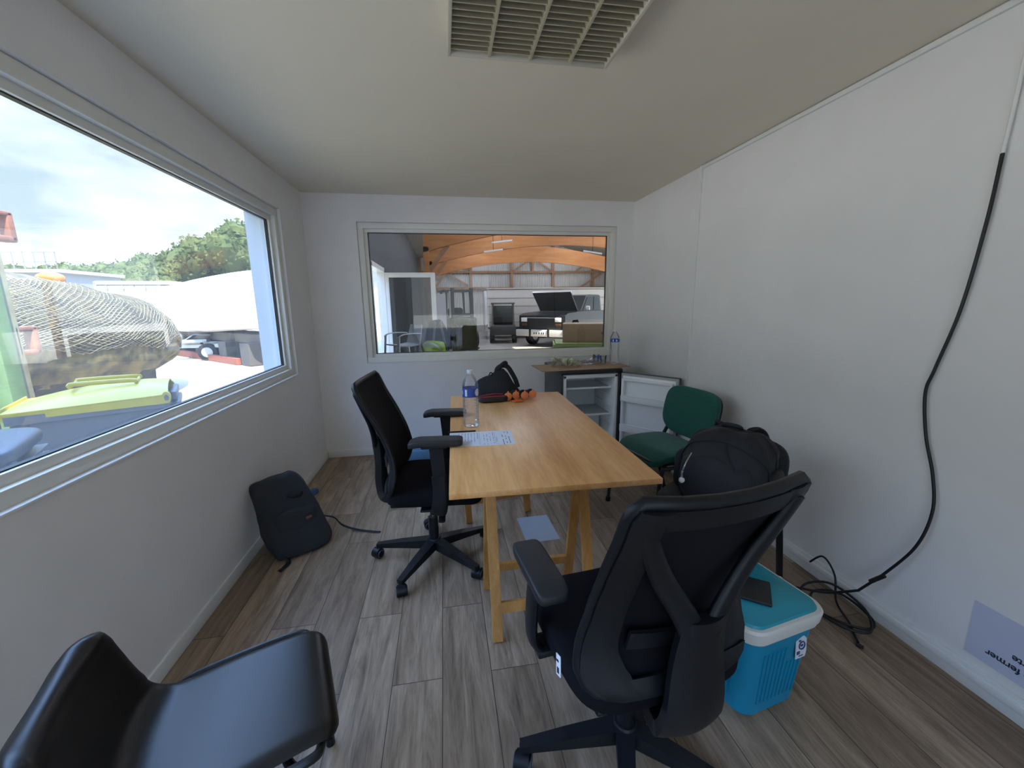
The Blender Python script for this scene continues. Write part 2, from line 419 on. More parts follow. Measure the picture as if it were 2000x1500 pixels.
# ------------------------------------------------------------------ task chairs
BACKPROF = [(-.212, .475), (-.190, .53), (-.184, .60), (-.200, .69), (-.236, .80), (-.280, .91), (-.324, 1.015)]
BACKW = [(0, .14), (.03, .18), (.10, .222), (.2, .240), (.32, .230), (.45, .212), (.62, .206), (.85, .212), (.95, .212), (.985, .204), (1, .188)]
BP = curve([(x, 0, z) for x, z in BACKPROF], 8)
def back_pt(s, tt, off=0):
    i = min(int(s*(len(BP)-1)), len(BP)-2); f = s*(len(BP)-1)-i
    p = BP[i].lerp(BP[i+1], f); d = (BP[i+1]-BP[i]).normalized()
    nrm = Vector((d.z, 0, -d.x))
    w = interp(BACKW, s)
    q = p + nrm*(off + .045*tt*tt*(.5+.5*math.sin(PI*min(1, s*1.2))))
    return Vector((q.x, tt*w, q.z))
def task_chair(label, loc, rz, arm_z, arm_dx, base_rot, seat_tag=False):
    t = thing('office_chair', label, 'office chair', loc, rz)
    # five-star base
    b = MB().lathe([(.0, .06), (.034, .06), (.042, .075), (.042, .11), (.032, .125), (0, .125)], 20, cap=(False, False))
    for k in range(5):
        a = base_rot-rz+2*PI*k/5; d = Vector((math.cos(a), math.sin(a), 0))
        b.bar(d*.02+Vector((0, 0, .095)), d*.19+Vector((0, 0, .083)), .056, .05, .042, .036)
        b.bar(d*.188+Vector((0, 0, .083)), d*.325+Vector((0, 0, .07)), .042, .036, .03, .022)
        b.cyl(d*.315+Vector((0, 0, .05)), d*.315+Vector((0, 0, .078)), .013, .013, 10)
    b.build('base', BLK_PL, t)
    for k in range(5):
        a = base_rot-rz+2*PI*k/5; d = Vector((math.cos(a), math.sin(a), 0)); c = d*.315
        sw = a+random.uniform(-1.2, 1.2); ax = Vector((math.cos(sw), math.sin(sw), 0)); fw = Vector((-ax.y, ax.x, 0))
        o = c+fw*.014+Vector((0, 0, .0275))
        b = MB()
        for sd in (-1, 1):
            b.cyl(o+ax*sd*.006, o+ax*sd*.025, .027, .0255, 20)
        b.tube([o+ax*x+Vector((0, 0, .004)) for x in (-.02, .02)], 1, 16, rs=[.0285, .0285])
        b.cyl(o+Vector((0, 0, .018)), c+Vector((0, 0, .062)), .011, .009, 10)
        ca = b.build('caster', BLK_PL, t)
        for sd in (-1, 1):
            MB().tube([o+ax*sd*.0255+(fw*math.cos(q)+Vector((0, 0, 1))*math.sin(q))*.021 for q in [2*PI*i/16 for i in range(16)]], .0022, 6, closed=True).build('wheel_ring', GREY_W, ca)
    MB().cyl((0, 0, .12), (0, 0, .25), .025, .025).cyl((0, 0, .155), (0, 0, .185), .0265, .0265).build('gas_lift_cover', BLK_PL, t)
    MB().cyl((0, 0, .24), (0, 0, .40), .014, .014).build('gas_lift', STEEL, t)
    # mechanism and lever
    b = MB().box((.0, 0, .395), (.24, .15, .035), bev=.008)
    b.box((.0, 0, .40), (.06, .46, .012), bev=.003)
    b.build('mechanism', BLK_PL, t)
    MB().tube(curve([(.06, -.07, .39), (.07, -.17, .385), (.075, -.25, .372)], 5), (.008, .005), 8).tube([(.075, -.235, .375), (.077, -.275, .366)], (.017, .006), 8).build('lever', BLK_PL, t)
    # seat
    def wf(p):
        x = p.x
        if x > .12: p = Vector((p.x, p.y, p.z-.9*(x-.12)**1.7))
        dz = .012*((p.y/.24)**2)*(1 if p.z > 0 else 0)
        return (p.x, p.y, p.z+dz-.006*math.cos(min(1, abs(x)/.24)*PI/2)*(1 if p.z > 0 else 0))
    b = MB().blob((.03, 0, .455), (.245, .245, .042), .45, .42, 48, fn=wf)
    se = b.build('seat', BLK_FAB, t, 60)
    b = MB().box((.02, 0, .415), (.40, .40, .018), bev=.008); b.build('seat_shell', BLK_PL, se)
    if seat_tag:
        g = MB().box((0, 0, 0), (.026, .0025, .05), bev=.0005).build('tag', WHITE_TAG, se, loc=(-.055, .2475, .452), rot=(.15, .35, .05))
        MB().box((0, .0016, -.012), (.012, .0006, .014)).box((.003, .0016, .01), (.014, .0006, .006)).build('tag_print', mat('tag_ink', '20242e', .6), None).parent = se
        o = [c for c in se.children if c.name.startswith('tag_print')][0]; o.location = g.location; o.rotation_euler = g.rotation_euler
    # mesh back and frame
    b = MB().sheet(lambda u, v: back_pt(.015+.97*u, (v*2-1)*.97), 30, 16, .006)
    b.build('backrest', BLK_MESH, t, 60)
    loop = [back_pt(s, -1) for s in [i/26 for i in range(27)]] + [back_pt(1, x) for x in (-.6, -.2, .2, .6)] + [back_pt(1-i/26, 1) for i in range(27)] + [back_pt(0, x) for x in (.6, .2, -.2, -.6)]
    MB().tube(loop, (.012, .014), 8, closed=True).build('back_frame', BLK_PL, t, 60)
    # wide flat rear border of the frame
    b = MB()
    for sd in (-1, 1):
        b.sheet(lambda u, v, sd=sd: back_pt(.01+.98*u, sd*lerp(1.0, .70-.16*math.exp(-((u-.12)/.16)**2), v), -.012-.004*math.sin(v*PI)), 26, 6, .008)
    b.sheet(lambda u, v: back_pt(lerp(.985, .90, v), u*2-1, -.013), 14, 2, .008)
    b.sheet(lambda u, v: back_pt(lerp(.0, .13, v), (u*2-1)*.98, -.013), 14, 3, .008)
    b.build('back_rim', BLK_PL, t, 60)
    # lumbar bar
    b = MB().sheet(lambda u, v: back_pt(.34+.09*v, (u*2-1)*.62, -.022), 14, 4, .01); b.build('lumbar_support', BLK_PL, t, 60)
    # spine: stem below, two arms of a V above
    st = [(-.10, .395), (-.19, .375), (-.252, .40), (-.272, .48), (-.268, .60), (-.278, .715)]
    sp = curve([(x, 0, z) for x, z in st], 6); n = len(sp)-1
    wt = [(0, .045), (.2, .075), (.4, .088), (.7, .075), (1, .055)]
    b = MB()
    def stem(u, v):
        i = min(int(u*n), n-1); p = sp[i].lerp(sp[i+1], u*n-i); d = (sp[i+1]-sp[i]).normalized(); nn = Vector((-d.z, 0, d.x))
        q = v*2-1
        return p + nn*(.016*(1-q*q)) + Vector((0, q*interp(wt, u), 0))
    b.sheet(stem, 36, 10, .03)
    for sd in (-1, 1):
        pts = [(-.272, sd*.022, .67), (-.268, sd*.052, .73), (-.268, sd*.108, .82), (-.286, sd*.154, .91), (-.306, sd*.182, .985)]
        b.tube(curve(pts, 5), (.024, .012), 10, up=(-1, 0, -.3), rs=[lerp(1.35, .8, i/20) for i in range(21)])
    b.build('spine', BLK_PL, t, 60)
    # arms
    for sd in (-1, 1):
        ax = .05+arm_dx
        b = MB().box((.06, sd*.215, .41), (.075, .12, .022), bev=.006)
        b.tube(curve([(.06, sd*.26, .405), (.06+arm_dx*.3, sd*.278, .44), (ax-.005, sd*.277, .52), (ax-.01, sd*.272, .60)], 5), (.038, .014), 12, up=(0, 1, 0))
        b.bar((ax-.008, sd*.272, .56), (ax-.02, sd*.268, arm_z-.028), .058, .02, .062, .02, up=(0, 1, 0))
        b.box((ax-.025, sd*.268, arm_z-.03), (.12, .06, .014), bev=.004)
        ar = b.build('armrest', BLK_PL, t)
        MB().blob((ax-.02, sd*.262, arm_z-.012), (.125, .045, .0165), .35, .3, 40, fn=lambda p: (p.x, p.y, p.z-.5*max(0, -p.x-.075)**1.3)).build('arm_pad', BLK_PAD, ar, 60)
    return t
task_chair('black mesh-back office chair at the long left side of the table, facing right', (1.02, 2.085, 0), R_(-5), .777, .035, R_(168))
task_chair('large black mesh-back office chair in front, its back to the viewer', (1.62, .945, 0), R_(97), .675, .03, R_(168+8), True)

# ------------------------------------------------------------------ visitor chairs
GREEN_FAB = mat('green_fabric', '14564b', .9, bump=.2, bs=600, var=.06, vs=40, sheen=.15)
DK_FAB = mat('charcoal_fabric', '2a2b2e', .85, bump=.15, bs=600)
def visitor_chair(label, loc, rz, fab, drop=0):
    t = thing('visitor_chair', label, 'visitor chair', loc, rz)
    b = MB().blob((0, 0, .45), (.215, .225, .032), .5, .38, 48, fn=lambda p: (p.x, p.y, p.z+.010*math.cos(p.x/.215*PI/2)-.5*max(0, p.x-.12)**1.5*3))
    b.build('seat', fab, t, 60)
    b = MB().blob((0, 0, .427), (.212, .222, .018), .5, .38, 40); b.build('seat_shell', BLK_PL, t, 60)
    Mb = Matrix.Translation((-.245+drop*.2, 0, .655-drop)) @ Matrix.Rotation(R_(-13), 4, 'Y')
    cv = lambda p: (p.x+.30*p.y*p.y+.0, p.y*(1-.18*max(0, -p.z/.16)**2), p.z)
    b = MB().blob((.014, 0, 0), (.026, .232, .165), .5, .5, 48, M=Mb, fn=cv); b.build('backrest', fab, t, 60)
    b = MB().blob((-.012, 0, 0), (.016, .226, .158), .5, .5, 40, M=Mb, fn=cv); b.build('back_shell', BLK_PL, t, 60)
    for sd in (-1, 1):
        y = sd*.238
        MB().tube(curve([(.235, y, .012), (.215, y, .20), (.19, y, .385), (.16, y, .408), (0, y, .408), (-.16, y, .408), (-.205, y*.98, .43), (-.235, y*.86, .52), (-.27, y*.62, .64)], 5), (.009, .015), 10, up=(0, 1, 0)).build('frame_tube', BLK_STEEL, t, 60)
        MB().tube(curve([(-.265, y, .012), (-.20, y, .20), (-.13, y, .385), (-.10, y, .402)], 5), (.009, .015), 10, up=(0, 1, 0)).build('rear_leg', BLK_STEEL, t, 60)
        MB().cyl((.235, y, 0), (.233, y, .03), .017).build('foot_cap', BLK_PL, t)
        MB().cyl((-.265, y, 0), (-.26, y, .03), .017).build('foot_cap', BLK_PL, t)
    for x in (.13, -.11): MB().cyl((x, -.238, .400), (x, .238, .400), .010, .010, 10).build('cross_tube', BLK_STEEL, t)
    return t
visitor_chair('green upholstered visitor chair by the right wall, beside the open fridge door', (2.50, 2.35, 0), R_(191), GREEN_FAB)
visitor_chair('charcoal visitor chair by the right wall, carrying a big backpack', (2.36, 1.60, 0), R_(213), DK_FAB, .085)

# ------------------------------------------------------------------ shell chair
SHELL = mat('shell_plastic', '17130f', .36, bump=.02, bs=300, spec=.42)
def shell_chair():
    t = thing('shell_chair', 'glossy dark one-piece plastic shell chair, cut by the lower left corner', 'chair', (.589, .865, 0), R_(20))
    prof = curve([(.208, 0, .405), (.215, 0, .435), (.198, 0, .460), (.145, 0, .466), (.02, 0, .458), (-.09, 0, .446), (-.15, 0, .447), (-.192, 0, .472), (-.216, 0, .52), (-.236, 0, .575), (-.248, 0, .61), (-.255, 0, .635), (-.268, 0, .648), (-.288, 0, .644)], 6)
    n = len(prof)-1
    wd = [(0, .10), (.05, .135), (.10, .158), (.18, .172), (.32, .182), (.44, .183), (.53, .178), (.60, .176), (.68, .180), (.78, .184), (.86, .172), (.92, .152), (.96, .128), (1, .10)]
    def f(u, v):
        i = min(int(u*n), n-1); p = prof[i].lerp(prof[i+1], u*n-i); d = (prof[i+1]-prof[i]).normalized()
        nn = Vector((d.z, 0, -d.x)); nn = -nn if nn.z < 0 and u < .5 else nn
        nn = Vector((-d.z, 0, d.x)) if Vector((-d.z, 0, d.x)).dot(Vector((.5, 0, .5))) > 0 else Vector((d.z, 0, -d.x))
        q = v*2-1; w = interp(wd, u)
        a = abs(q); seat = max(0, 1-abs(u-.27)/.3)
        lift = .028*(a**2.2)*min(1, (1-u)/.14)*max(0, min(1, (u-.42)/.15)) * (1 if u > .42 else 0)
        roll = -.014*max(0, (a-.86)/.14)**2
        p = p + nn*(lift+roll)
        return (p.x, q*w, p.z)
    MB().sheet(f, 84, 40, .007).build('shell', SHELL, t, 70)
    for sx in (-1, 1):
        for sy in (-1, 1):
            MB().tube(curve([(sx*.11-.01, sy*.08, .425), (sx*.125-.01, sy*.15, .412), (sx*.16-.01, sy*.185, .36), (sx*.21-.01, sy*.215, .01)], 5), .0105, 10).build('leg', BLK_STEEL, t)
            MB().cyl((sx*.21-.01, sy*.215, 0), (sx*.209-.01, sy*.214, .03), .014).build('foot_cap', BLK_PL, t)
    for sy in (-1, 1): MB().tube(curve([(-.15, sy*.16, .405), (-.12, sy*.192, .428), (.0, sy*.200, .440), (.15, sy*.198, .446), (.18, sy*.17, .438), (.18, sy*.12, .43)], 6), (.009, .011), 8).build('side_rail', BLK_STEEL, t)
    return t
shell_chair()

# ------------------------------------------------------------------ cooler
TEAL = mat('cooler_teal', '0a87a8', .4, bump=.02, bs=200)
TEAL_L = mat('cooler_lid', '1f8f9f', .42)
CREAM = mat('cooler_rim', 'd8d3c6', .4)
def cooler():
    t = thing('cool_box', 'turquoise plastic cool box with cream rim beside the front office chair', 'cool box', (2.155, 1.105, 0), R_(10))
    def body(z, grow=0):
        k = z/.335; return (.128+.026*k+grow, .118+.026*k+grow)
    def ring(hx, hy, r=.055, n=9):
        out = []
        for cx, cy, a0 in ((1, 1, 0), (-1, 1, PI/2), (-1, -1, PI), (1, -1, 1.5*PI)):
            for i in range(n):
                a = a0+PI/2*i/(n-1); out.append((cx*(hx-r)+r*math.cos(a), cy*(hy-r)+r*math.sin(a)))
        return out
    def loft(levels, r=.055):
        b = MB(); rings = [[b.bm.verts.new((x, y, z)) for x, y in ring(hx, hy, r)] for z, hx, hy in levels]
        for a, c in zip(rings, rings[1:]):
            for j in range(len(a)): b.bm.faces.new((a[j], a[(j+1) % len(a)], c[(j+1) % len(a)], c[j]))
        b.bm.faces.new(list(reversed(rings[0]))); b.bm.faces.new(rings[-1]); return b
    b = loft([(0, body(0)[0]-.012, body(0)[1]-.012), (.012, *body(.012)), (.32, *body(.32))])
    for sx in (-1, 1):
        for i in range(9):
            y = -.075+.15*i/8
            b.bar((sx*(body(.06)[0]+.0005), y*.9, .06), (sx*(body(.25)[0]+.0005), y, .25), .007, .006, up=(1, 0, 0))
    for sy in (-1, 1):
        for i in range(10):
            x = -.085+.17*i/9; top = .265 if i < 6 else .2
            b.bar((x*.92, sy*(body(.06)[1]+.0005), .06), (x, sy*(body(top)[1]+.0005), top), .007, .006, up=(0, 1, 0))
    b.build('body', TEAL, t)
    loft([(.318, .158, .148), (.322, .163, .153), (.335, .164, .154), (.337, .168, .158), (.368, .172, .162), (.376, .168, .158)], .06).build('rim', CREAM, t)
    b = loft([(.372, .158, .148), (.384, .152, .142), (.386, .118, .108), (.390, .112, .102)], .05)
    b.build('lid', TEAL_L, t)
    for sx in (-1, 1):
        MB().cyl((sx*.166, .03, .352), (sx*.186, .03, .352), .016, .014, 14).build('handle_pivot', CREAM, t)
    b = MB().prism([(-.024, -.038), (.02, -.038), (.026, -.02), (.026, .026), (.012, .04), (-.024, .026)], .0012, Matrix.Translation((.072, -(body(.255)[1]+.0046), .250)) @ Matrix.Rotation(PI/2-.08, 4, 'X'))
    s = b.build('sticker', mat('sticker_white', 'd9dcd8', .5), t)
    M = Matrix.Translation((.072, -(body(.255)[1]+.006), .250)) @ Matrix.Rotation(PI/2-.08, 4, 'X')
    b = MB(); b.tube([M @ Vector((.004+.013*math.cos(a), .006+.013*math.sin(a), 0)) for a in [2*PI*i/20 for i in range(20)]], .0025, 6, closed=True)
    for (x, y, w, h) in ((-.012, -.018, .014, .012), (.0, -.03, .02, .003), (-.006, .024, .01, .006), (.004, .006, .012, .008)):
        b.box(M @ Vector((x, y, 0)), (w, .0012, h))
    b.build('sticker_print', mat('sticker_ink', '28407a', .6), s)
    return t
cooler()
b = MB().box((0, 0, 0), (.15, .13, .012), bev=.004)
tag(b.build('flat_case', mat('case_black', '17181a', .5), None, loc=(2.13, 1.10, .3975), rot=(0, 0, R_(-38))), 'flat black case lying on the turquoise cool box lid', 'case')

# ------------------------------------------------------------------ backpack on the charcoal chair
NYL = mat('black_nylon', '17181d', .75, bump=.35, bs=120, var=.15, vs=14)
NYL2 = mat('black_webbing', '121317', .7)
def backpack():
    t = thing('backpack', 'big stuffed black backpack sitting on the charcoal visitor chair', 'backpack', (2.375, 1.565, .485), R_(214))
    def sh(p):
        k = (p.z+.20)/.4
        return (p.x*(1-.30*k*k)+.03*math.sin(k*2.4)-.03*k, p.y*(1-.20*k*k)+.035*k*k, p.z)
    b = MB().blob((.0, 0, .165), (.16, .198, .176), .68, .66, 48, fn=sh, ns=.024, nf=11, seed=2)
    from mathutils.bvhtree import BVHTree
    tree = BVHTree.FromBMesh(b.bm)
    def snug(pts, off=.003):
        out = []
        for p in pts:
            c, nn, _, _ = tree.find_nearest(p); d = (c-Vector((0, 0, .165))).normalized(); out.append(c+d*off)
        return out
    b.build('body', NYL, t, 80)
    MB().blob((.115, .0, .115), (.075, .155, .125), .6, .6, 36, fn=lambda p: (p.x*(1-.5*max(0, p.z)/.125), p.y, p.z), ns=.014, nf=15, seed=5).build('front_pocket', NYL, t, 80)
    for sd in (-1, 1):
        MB().blob((.0, sd*.195, .10), (.075, .03, .095), .6, .7, 24, ns=.006, nf=14, seed=sd+4).build('side_pocket', NYL, t, 80)
    MB().tube(curve([(-.03, -.03, .322), (-.01, -.025, .348), (-.01, .035, .348), (-.03, .04, .322)], 6), (.011, .004), 8, up=(-1, 0, 0)).build('grab_handle', NYL2, t)
    for sd in (-1, 1):
        MB().tube(curve([(-.09, sd*.07, .33), (-.15, sd*.09, .29), (-.165, sd*.12, .18), (-.13, sd*.17, .05)], 6), (.03, .009), 10, up=(-1, 0, .2)).build('shoulder_strap', NYL2, t)
    MB().tube(snug(curve([(.06, -.185, .14), (.10, -.15, .25), (.105, 0, .30), (.10, .15, .25), (.06, .195, .14)], 8)), .0035, 6).build('zip', NYL2, t)
    MB().tube(snug(curve([(-.03, -.19, .12), (-.01, -.15, .29), (.0, 0, .345), (-.01, .15, .29), (-.03, .19, .12)], 8), .002), .0045, 6).build('piping', NYL2, t)
    MB().tube(snug(curve([(.12, .02, .30), (.14, .05, .24), (.15, .10, .18), (.13, .17, .12)], 8), .002), (.011, .003), 8).build('compression_strap', NYL2, t)
    k = MB().tube(curve([(.15, -.10, .235), (.19, -.105, .20), (.207, -.11, .165)], 4), .004, 6)
    k.box((.209, -.11, .147), (.008, .012, .035), bev=.002); kk = k.build('key_ring_clip', STEEL, t)
    MB().blob((.212, -.11, .122), (.013, .013, .013), 1, 1, 12).build('white_charm', WHITE_TAG, kk)
    return t
backpack()

# ------------------------------------------------------------------ fridge with open door
FR_D = mat('fridge_graphite', '3a3c40', .35, metal=.3)
FR_W = mat('fridge_liner', 'eff2f5', .3)
FR_G = mat('fridge_seal', 'a3a8aa', .5)
CLEAR = glass_mat('clear_plastic', 'e9f1f2', 1.45, refl=.3, haze=.35)
def fridge():
    t = thing('fridge', 'small graphite fridge standing open in the back right corner', 'fridge', (2.335, 3.50, 0))
    w, d, h = .27, .275, .835       # half width, half depth
    b = MB()
    b.box((-w+.012, 0, h/2+.01), (.024, 2*d, h-.06), bev=.003); b.box((w-.012, 0, h/2+.01), (.024, 2*d, h-.06), bev=.003)
    b.box((0, d-.012, h/2), (2*w-.05, .024, h-.08)); b.box((0, .0, .05), (2*w-.048, 2*d-.02, .06), bev=.003)
    b.build('cabinet', FR_D, t)
    MB().box((0, -.008, h-.0175), (2*w+.004, 2*d+.016, .035), bev=.006).build('top', mat('fridge_top', '1d1e21', .4), t)
    b = MB(); x0 = w-.026
    lw = .03
    b.box((-x0+lw/2, -.01, .44), (lw, 2*d-.04, .70), bev=.006); b.box((x0-lw/2, -.01, .44), (lw, 2*d-.04, .70), bev=.006)
    b.box((0, -.01, .7775), (2*x0, 2*d-.04, .035), bev=.006); b.box((0, -.01, .10), (2*x0, 2*d-.04, .035), bev=.006)
    b.box((0, d-.05, .44), (2*x0-.02, .03, .66), bev=.004)
    for sx in (-1, 1):
        for z in (.22, .32, .41, .50, .59, .67):
            b.box((sx*(x0-lw-.006), .0, z), (.014, .36, .012), bev=.004)
    b.box((.0, .11, .30), (.40, .2, .22), bev=.02)
    b.build('liner', FR_W, t)
    for z in (.425, .665):
        s = MB().box((0, -.03, z), (2*x0-2*lw-.012, .36, .004)).build('shelf', CLEAR, t)
        MB().box((0, -.21, z), (2*x0-2*lw-.012, .012, .016), bev=.003).build('shelf_edge', FR_W, s)
    for sx in (-1, 1):
        for sy in (-1, 1): MB().cyl((sx*.22, sy*.22, 0), (sx*.22, sy*.22, .03), .018).build('foot', BLK_PL, t)
    # door, hinged at the right front corner and swung wide open
    dr = MB()
    dl, dh = .50, .715
    dr.box((dl/2, -.0475, .092+dh/2), (dl, .025, dh), bev=.004)
    do = dr.build('door', FR_D, t, loc=(.252, -.292, 0), rot=(0, 0, R_(127-180)))
    # door local: +x along the leaf, inner side faces -y after the swing -> mirror: inner side is y<0 in world, so put it on the right side
    for v in do.data.vertices: v.co.y = -v.co.y-.02
    do.data.flip_normals()
    b = MB().box((dl/2, .012, .092+dh/2), (dl-.012, .018, dh-.012), bev=.005); b.build('door_seal', FR_G, do)
    b = MB().box((dl/2, .0, .092+dh/2), (dl-.05, .012, dh-.05), bev=.004)
    for x in (.045, dl-.045): b.box((x, -.022, .092+dh/2), (.022, .05, dh-.09), bev=.006)
    b.box((dl/2, -.022, .092+dh-.052), (dl-.07, .05, .018), bev=.006)
    b.build('door_liner', FR_W, do)
    for z, hh in ((.60, .05), (.345, .06), (.14, .07)):
        b = MB().box((dl/2, -.066, z), (dl-.085, .006, hh), bev=.002); b.box((dl/2, -.035, z-hh/2+.003), (dl-.085, .065, .005))
        b.tube([(.055, -.07, z+hh/2+.004), (dl-.055, -.07, z+hh/2+.004)], .005, 8)
        b.build('door_shelf', FR_W, do)
    return t
fridge()
CARD = mat('cardboard', '9a7d5e', .85, var=.05, vs=12)
b = MB().box((-.03, 0, 0), (.70, .35, .006), rot=(0, 0, .02)).box((.30, .02, .0015), (.24, .30, .004), rot=(0, 0, .05))
tag(b.build('cardboard_sheet', CARD, None, loc=(2.27, 3.375, .842), rot=(0, 0, .03)), 'thin brown cardboard sheet lying on the fridge top', 'cardboard sheet')

# ------------------------------------------------------------------ water bottles
PET = glass_mat('pet_clear', 'fcfdff', 1.4, refl=.8, haze=.13)
BLUE_LB = mat('label_blue', '2a4b9c', .45)
LBW = mat('label_white', 'd5dbe2', .5)
CAPM = mat('cap_white', 'c9d2d6', .4)
def bottle(label, loc, rz=0, lab=(.165, .212), group='clear water bottles'):
    t = thing('water_bottle', label, 'bottle', loc, rz, group)
    pr = [(.0, .004), (.03, .0), (.040, .004), (.0425, .014)]
    z = .018
    while z < .155:
        pr += [(.0425, z), (.0425, z+.007), (.0395, z+.010), (.0395, z+.0125)]; z += .0155
    pr += [(.0425, .160), (.0418, lab[0]), (.0418, lab[1]), (.0425, lab[1]+.006), (.042, .226), (.037, .246), (.027, .266), (.017, .281), (.0135, .287), (.0135, .300)]
    MB().lathe(pr, 32, cap=(False, True)).build('bottle_body', PET, t, 60)
    MB().lathe([(.0155, .286), (.0158, .290), (.0158, .303), (.0145, .305)], 20).build('cap', CAPM, t)
    l = MB().lathe([(.0424, lab[0]), (.0426, lab[0]+.002), (.0426, lab[1]-.002), (.0424, lab[1])], 32, cap=(False, False)).build('label_band', BLUE_LB, t, 60)
    b = MB(); zc = (lab[0]+lab[1])/2
    def arc(a0, a1, z0, z1, rnd=0):
        def f(u, v):
            a = lerp(a0, a1, u); m = lerp(z0, z1, v)
            if rnd: k = math.sqrt(max(0, 1-(u*2-1)**2)); m = (z0+z1)/2+(v*2-1)*(z1-z0)/2*k
            return (.0429*math.cos(a), .0429*math.sin(a), m)
        b.sheet(f, 10, 4, .0002)
    arc(-1.05, -.25, lab[0]+.004, lab[1]-.003, 1); arc(-2.35, -2.05, lab[0]+.006, lab[1]-.006); arc(.6, 1.3, lab[0]+.006, lab[1]-.006, 1); arc(-3.0+PI*2, -2.8+PI*2, zc-.01, zc+.01)
    b.build('label_print', LBW, l)
    return t
bottle('clear ribbed water bottle with blue label standing on the table', (1.246, 2.10, TH))
bottle('clear water bottle with blue label standing on the cardboard by the corner', (2.625, 3.44, .847), .6, (.225-.03, .225))
# crushed bottle lying on the board
t = thing('crushed_bottle', 'crushed clear bottle with torn blue label lying on the cardboard', 'bottle', (2.43, 3.47, .846), .35)
pr = [(0, -.10), (.03, -.098), (.036, -.085)] + [(.036-.006*(i % 2), -.08+.011*i) for i in range(12)] + [(.034, .06), (.02, .09), (.0125, .10), (.0125, .115)]
b = MB().lathe(pr, 20, Matrix.Translation((0, 0, .033)) @ Matrix.Rotation(PI/2, 4, 'Y'), cap=(False, True))
for v in b.bm.verts:
    q = noise.noise_vector(v.co*22); v.co += Vector((q.x*.008, q.y*.012, q.z*.006)); v.co.z = max(.0015, v.co.z*(.85+.25*math.sin(v.co.x*30)))
b.build('bottle_body', PET, t, 50)
b = MB().sheet(lambda u, v: (.03+.045*u, .038*math.cos(PI*(.1+.8*v)), .036+.037*math.sin(PI*(.1+.8*v))+.004*math.sin(9*u+5*v)), 6, 10, .0006); b.build('label_band', BLUE_LB, t)
MB().cyl((.105, 0, .033), (.122, 0, .033), .015, .015, 16).build('cap', CAPM, t)
CUP = glass_mat('cup_clear', 'f2f6f6', 1.4, refl=1.2, haze=.1)
for (x, y, lb) in ((2.535, 3.475, 'small clear plastic cup beside the standing bottle on the cardboard'), (2.50, 3.56, 'small clear plastic cup behind its twin, near the window sill')):
    b = MB().lathe([(.022, .0), (.0225, .003), (.030, .068), (.0312, .070), (.0295, .068), (.0215, .004)], 20, cap=(True, True))
    tag(b.build('plastic_cup', CUP, None, loc=(x, y, .847)), lb, 'cup', 'plastic cups on the fridge')
WRAP = mat('crumpled_wrap', 'c9cbb2', .4, col2='8b8f78', vs=30, metal=.1)
for i, (x, y, s, lb) in enumerate(((2.07, 3.46, .034, 'crumpled grey-green wrapper at the left end of the litter on the cardboard'), (2.125, 3.44, .032, 'crumpled wrapper ball second from the left on the cardboard'),
        (2.165, 3.40, .036, 'dark crumpled wrapper in the middle of the litter on the cardboard'), (2.225, 3.39, .033, 'crumpled wrapper nearest the crushed bottle on the cardboard'), (2.265, 3.375, .028, 'small crumpled wrapper at the front of the cardboard'))):
    b = MB().blob((0, 0, 0), (s, s*.8, s*.75), 1, 1, 26, ns=s*.75, nf=2.6/s*.6, seed=i*3.1)
    zm = min(v.co.z for v in b.bm.verts)
    for v in b.bm.verts: v.co.z -= zm
    tag(b.build('crumpled_wrapper', WRAP, None, 15, loc=(x, y, .847)), lb, 'wrapper', 'crumpled wrappers on the cardboard')

# ------------------------------------------------------------------ things on the table
PAPER = mat('paper', 'd9dde4', .7)
INK = mat('grey_ink', '6d727c', .8)
def text_sheet():
    t = thing('printed_sheet', 'white printed sheet lying on the table beside the bottle', 'paper', (1.285, 1.878, TH), R_(-3))
    MB().box((0, 0, .0006), (.297, .21, .0006)).build('page', PAPER, t)
    b = MB().box((-.012, .006, -.0001), (.297, .21, .0004), rot=(0, 0, .02)); b.build('under_page', PAPER, t)
    b = MB(); rnd = random.Random(3)
    # the sheet reads from the right-hand side of the table: lines run along y
    for i in range(17):
        x = .128-.0152*i
        if i in (3, 9): continue
        y = .09
        while y > -.085:
            l = rnd.choice((.006, .010, .014, .018)); 
            if i < 3: l *= 1.4
            if rnd.random() < (.85 if i > 8 else .6): b.box((x, y-l/2, .00095), (.0026 if i > 2 else .004, l, .0001))
            y -= l+.0035
            if i > 9 and y < -.085+rnd.random()*.1: break
    for x in (.06, -.015): b.box((x, 0, .00095), (.001, .17, .0001))
    b.build('print_lines', INK, t)
text_sheet()
tag(MB().cyl((0, -.07, .004), (0, .06, .004), .004, .004, 10).cyl((0, .06, .004), (0, .072, .004), .004, .001, 10).build('pen', BLK_PL, None, loc=(1.19, 1.998, TH), rot=(0, 0, R_(88))), 'thin black pen at the top edge of the printed sheet', 'pen')

